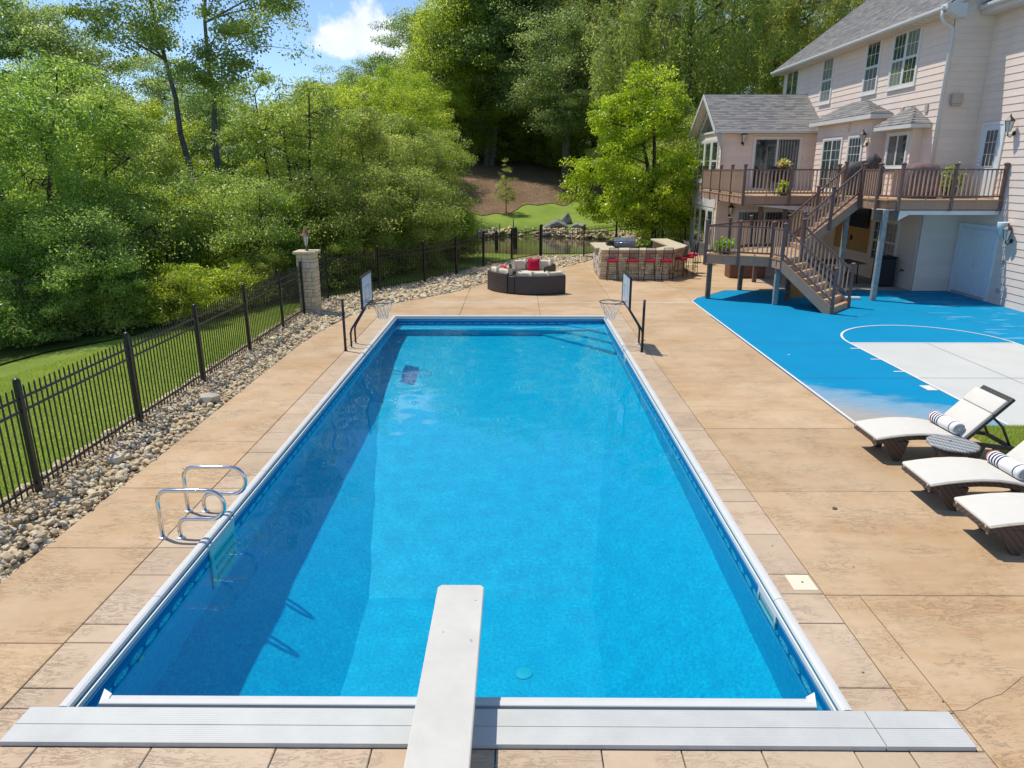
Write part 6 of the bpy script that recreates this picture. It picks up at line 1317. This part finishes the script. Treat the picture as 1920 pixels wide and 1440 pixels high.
TR = [
 (ashA, 40, 21.2, 1.05, 'tall pale green ash tree at the far left edge, nearest of the wood'),
 (ashB, 212, 24.5, .95, 'grey green ash tree right of the leftmost ash, behind the lawn'),
 (shrubA, 118, 19.8, .95, 'wide grey green shrub in front of the leftmost ash tree'),
 (shrubA, 268, 23.2, 1.1, 'bushy grey green shrub behind the middle of the left fence'),
 (shrubB, 385, 26.5, 1.15, 'small lime green shrub in the sunlit gap left of the stone pillar'),
 (ashB, 300, 30.5, .82, 'ash tree standing in front of the twin trunked cottonwood'),
 (ashA, 560, 28.5, 1.0, 'tall yellow green ash tree rising behind the stone pillar'),
 (shrubA, 465, 25.2, 1.1, 'grey green shrub just left of the stone pillar lantern'),
 (shrubB, 575, 26.2, 1.05, 'lime green shrub directly behind the stone pillar'),
 (ashB, 700, 31.0, .86, 'rounded grey green tree behind the left basketball hoop'),
 (shrubA, 650, 27.2, 1.12, 'dark bushy shrub behind the fence right of the stone pillar'),
 (shrubA, 770, 31.0, 1.15, 'broad bushy shrub behind the fence left of the round sofa'),
 (ashA, 812, 34.0, .80, 'ash tree at the right end of the left wood, beside the pond'),
 (shrubB, 850, 34.5, .72, 'low lime green shrub at the near left bank of the pond'),
 (cotton, 410, 38.0, 1.0, 'tall open cottonwood with two bare leaning trunks against the sky'),
 (oakA, 175, 46, .93, 'dark oak against the sky left of the cottonwood'),
 (oakA, 25, 44, .95, 'dark oak at the upper left corner of the picture'),
 (limeT, 300, 45, .92, 'yellow green locust tree behind the cottonwood trunks'),
 (limeT, 665, 48, .98, 'yellow green locust tree below the white cloud'),
 (limeT, 560, 45, .8, 'yellow green locust tree right of the cottonwood trunks'),
 (limeT, 765, 52, .95, 'yellow green locust tree at the left foot of the oak group'),
 (oakA, 690, 86, .98, 'distant dark tree on the skyline right of the white cloud'),
 (oakB, 615, 92, .98, 'distant tree on the skyline below the left end of the cloud'),
 (oakB, 752, 80, .72, 'distant tree on the skyline beside the tall oak group'),
 (oakA, 905, 75, 1.22, 'tall dark oak at the left of the group on the mulch bank'),
 (oakB, 915, 73, 1.38, 'oak with a thick dark trunk in the middle of the mulch bank'),
 (oakA, 990, 76, 1.35, 'tall oak right of the thick trunk at the top of the mulch bank'),
 (oakB, 1052, 65, 1.02, 'dark oak with a straight grey trunk at the right edge of the mulch bank'),
 (oakB, 868, 84, 1.0, 'oak at the left shoulder of the group beside the gap of sky'),
 (limeT, 862, 72, 1.5, 'bright green crown standing out among the dark oaks'),
 (oakB, 1105, 76, 1.5, 'oak between the mulch bank and the willows'),
 (oakB, 775, 70, .62, 'smaller oak low on the left side of the mulch bank'),
 (willow, 1275, 55, 1.05, 'huge willow with a forked brown trunk behind the sunroom roof'),
 (willow, 1420, 63, 1.1, 'huge willow behind the ridge of the sunroom'),
 (willow, 1590, 68, 1.05, 'willow behind the far end of the main roof'),
 (willow, 1140, 74, 1.1, 'tall willow between the oaks and the forked trunk'),
 (maple, 1222, 39.9, .92, None), (sap, 950, 55, 1.0, None),
 (ashB, 1300, 44, .95, 'dark green tree hard against the far corner of the sunroom'),
 (ashB, 1258, 49, 1.15, 'grey green tree filling the gap between the maple and the sunroom'),
 (shrubA, 1238, 46.5, 1.45, 'broad dark shrub low behind the right side of the maple'),
 (shrubA, 1282, 41.6, .95, 'dense dark shrub between the maple and the sunroom'),
]
for (pr_, px, Y, s, lab) in TR: plant(pr_, P_(px, Y), Y, s, 0 if pr_ in (cotton, maple, sap) else rnd.uniform(0, 6.28), lab, z=Hf(P_(px, Y), Y) - .02)
deep = 'tree deep in the wood behind the first row, seen only as broken foliage'
for (pr_, x, Y, s) in ((ashA, -19, 30, 1.1), (ashB, -21, 36, 1.15), (ashA, -24, 36, 1.2), (oakB, -33, 38, .8), (ashB, -9.6, 36, .95), (ashA, -8.0, 39, .95), (oakB, -21, 52, .8), (ashB, -14.5, 49, .9), (oakB, -36, 58, .95), (oakA, -28, 62, .9), (limeT, -9, 60, 1.0), (limeT, -15, 62, 1.1), (ashB, -20, 24, 1.1), (ashA, -18.5, 18, 1.0), (oakA, -2, 94, 1.4), (shrubA, -5.2, 74, 1.7), (shrubB, -2.2, 75, 1.9), (shrubA, 1.2, 76, 1.9), (shrubB, 4.2, 74, 1.7), (shrubA, 7.0, 72, 1.9), (shrubA, 11.5, 54, 1.9), (shrubB, 14.5, 56, 2.0), (shrubA, 17, 53, 2.0), (ashB, 14, 60, 1.3), (ashA, 9.5, 60, 1.2), (shrubA, -5, 82, 2.2), (shrubA, -1, 84, 2.4), (shrubB, 3, 83, 2.4), (shrubA, 7, 85, 2.4), (ashB, 0, 88, 1.3), (ashB, 6, 90, 1.3), (ashB, 11, 84, 1.3), (shrubA, 11, 80, 2.2), (shrubB, -8, 80, 2.2), (oakB, 7, 96, 1.5), (oakA, -12, 96, 1.3), (oakB, 16, 88, 1.5), (oakA, 26, 84, 1.4), (oakB, -44, 50, 1.0), (limeT, -26, 45, 1.0)):
    plant(pr_, x, Y, s, rnd.uniform(0, 6.28), deep, z=Hf(x, Y) - .05)['group'] = 'trees deep in the wood'
edge = 'trees outside'
for (pr_, x, Y, s, l_) in ((ashB, -19.5, 13.0, 1.0, 'ash tree at the left margin beside the lawn'),): plant(pr_, x, Y, s, rnd.uniform(0, 6), l_, z=Hf(x, Y))
lows = [(weed, 20, 18.4, 'low grey green bush at the very left end of the wood edge'), (weed, 95, 18.9, 'low grey green bush below the leftmost tall ash'), (weed, 175, 19.6, 'low grey green bush behind the second fence post'), (weed, 245, 20.2, 'low grey green bush between the second and third fence posts'),
 (weedL, 330, 20.6, 'sunlit lime green bush behind the third fence post'), (weedL, 385, 21.4, 'sunlit lime green bush between the third and fourth fence posts'), (weedL, 428, 22.2, 'sunlit lime green bush behind the fourth fence post'), (weedL, 360, 24.2, 'lime green bush set back in the gap of the wood'), (weed, 470, 23.2, 'low grey green bush behind the fifth fence post'), (weed, 522, 23.8, 'low grey green bush just left of the stone pillar'),
 (weed, 620, 25.4, 'low grey green bush just right of the stone pillar'), (weed, 685, 27.4, 'low grey green bush behind the left backboard'), (weed, 738, 29.4, 'low grey green bush behind the fence right of the left backboard'), (weed, 800, 31.8, 'low grey green bush behind the fence left of the sofa'), (weed, 858, 34.5, 'low grey green bush at the left bank of the pond')]
for (pr_, px, Y, l_) in lows: plant(pr_, P_(px, Y), Y, rnd.uniform(.9, 1.4), rnd.uniform(0, 6), l_, z=Hf(P_(px, Y), Y))
# boulders on the lawn, stakes and dark panels by the pond
for (x, y, s, l_) in ((2.75, 51.6, (.75, .5, .42), 'largest grey boulder on the lawn beside the maple'), (1.95, 51.0, (.42, .35, .26), 'grey boulder at the left end of the boulder group'), (3.5, 52.4, (.42, .35, .62), 'upright grey boulder at the back of the group'), (4.3, 51.2, (.6, .4, .3), 'flat grey boulder at the right end of the group')):
    bm = bmesh.new(); bmesh.ops.create_icosphere(bm, subdivisions=3, radius=1); gg = random.Random(int(x * 100)); vs_ = [Vector((gg.gauss(0, 1), gg.gauss(0, 1), gg.gauss(0, 1))).normalized() for _ in range(14)]
    for v in bm.verts: d = max((v.co.dot(q) / (.72 + .2 * ((i * 7) % 5) / 5)) for i, q in enumerate(vs_)); v.co *= 1 / max(d, .6)
    for v in bm.verts: v.co.x *= s[0]; v.co.y *= s[1]; v.co.z *= s[2]
    me = bpy.data.meshes.new('boulder'); bm.to_mesh(me); bm.free(); me.materials.append(M['slate']); o = link(bpy.data.objects.new('boulder', me)); o.location = (x, y, Hf(x, y) + .1); tag(o, l_, 'boulder', 'grey boulders on the far lawn')
for (px, y0, y1, Y, l_) in ((897, 440, 411, 47, 'leftmost thin black stake at the pond edge'), (938, 440, 413, 47, 'middle thin black stake at the pond edge'), (963, 440, 405, 46.5, 'rightmost thin black stake at the pond edge')):
    x = P_(px, Y); MB().tube([(x, Y, -.8), (x, Y, 4.03 - (y1 - 321) / 1332 * Y)], .035, 6).build('garden_stake', M['black'])
    o = [q for q in bpy.data.objects if q.name.startswith('garden_stake')][-1]; tag(o, l_, 'stake', 'thin stakes at the pond')
for k, (px, Y) in enumerate(((932, 41.5), (967, 42.5))):
    x = P_(px, Y); b = MB(); b.box(x - .11, x + .11, Y - .05, Y + .05, -.62, .62 if k == 0 else .78); b.add([(x - .11, Y - .05, .62 if k == 0 else .78), (x + .11, Y - .05, .62 if k == 0 else .78), (x + .11, Y + .05, .62 if k == 0 else .78), (x - .11, Y + .05, .62 if k == 0 else .78), (x, Y, .78 if k == 0 else .92)], [(0, 1, 4), (1, 2, 4), (2, 3, 4), (3, 0, 4)]); tag(b.build('pond_post', M['black']), ('left of the two stout black posts standing in the pond', 'right of the two stout black posts standing in the pond')[k], 'post', 'stout posts in the pond')
# everything under the water takes the refracted sunlight
for o in pool.children_recursive: o.cycles.is_caustics_receiver = True
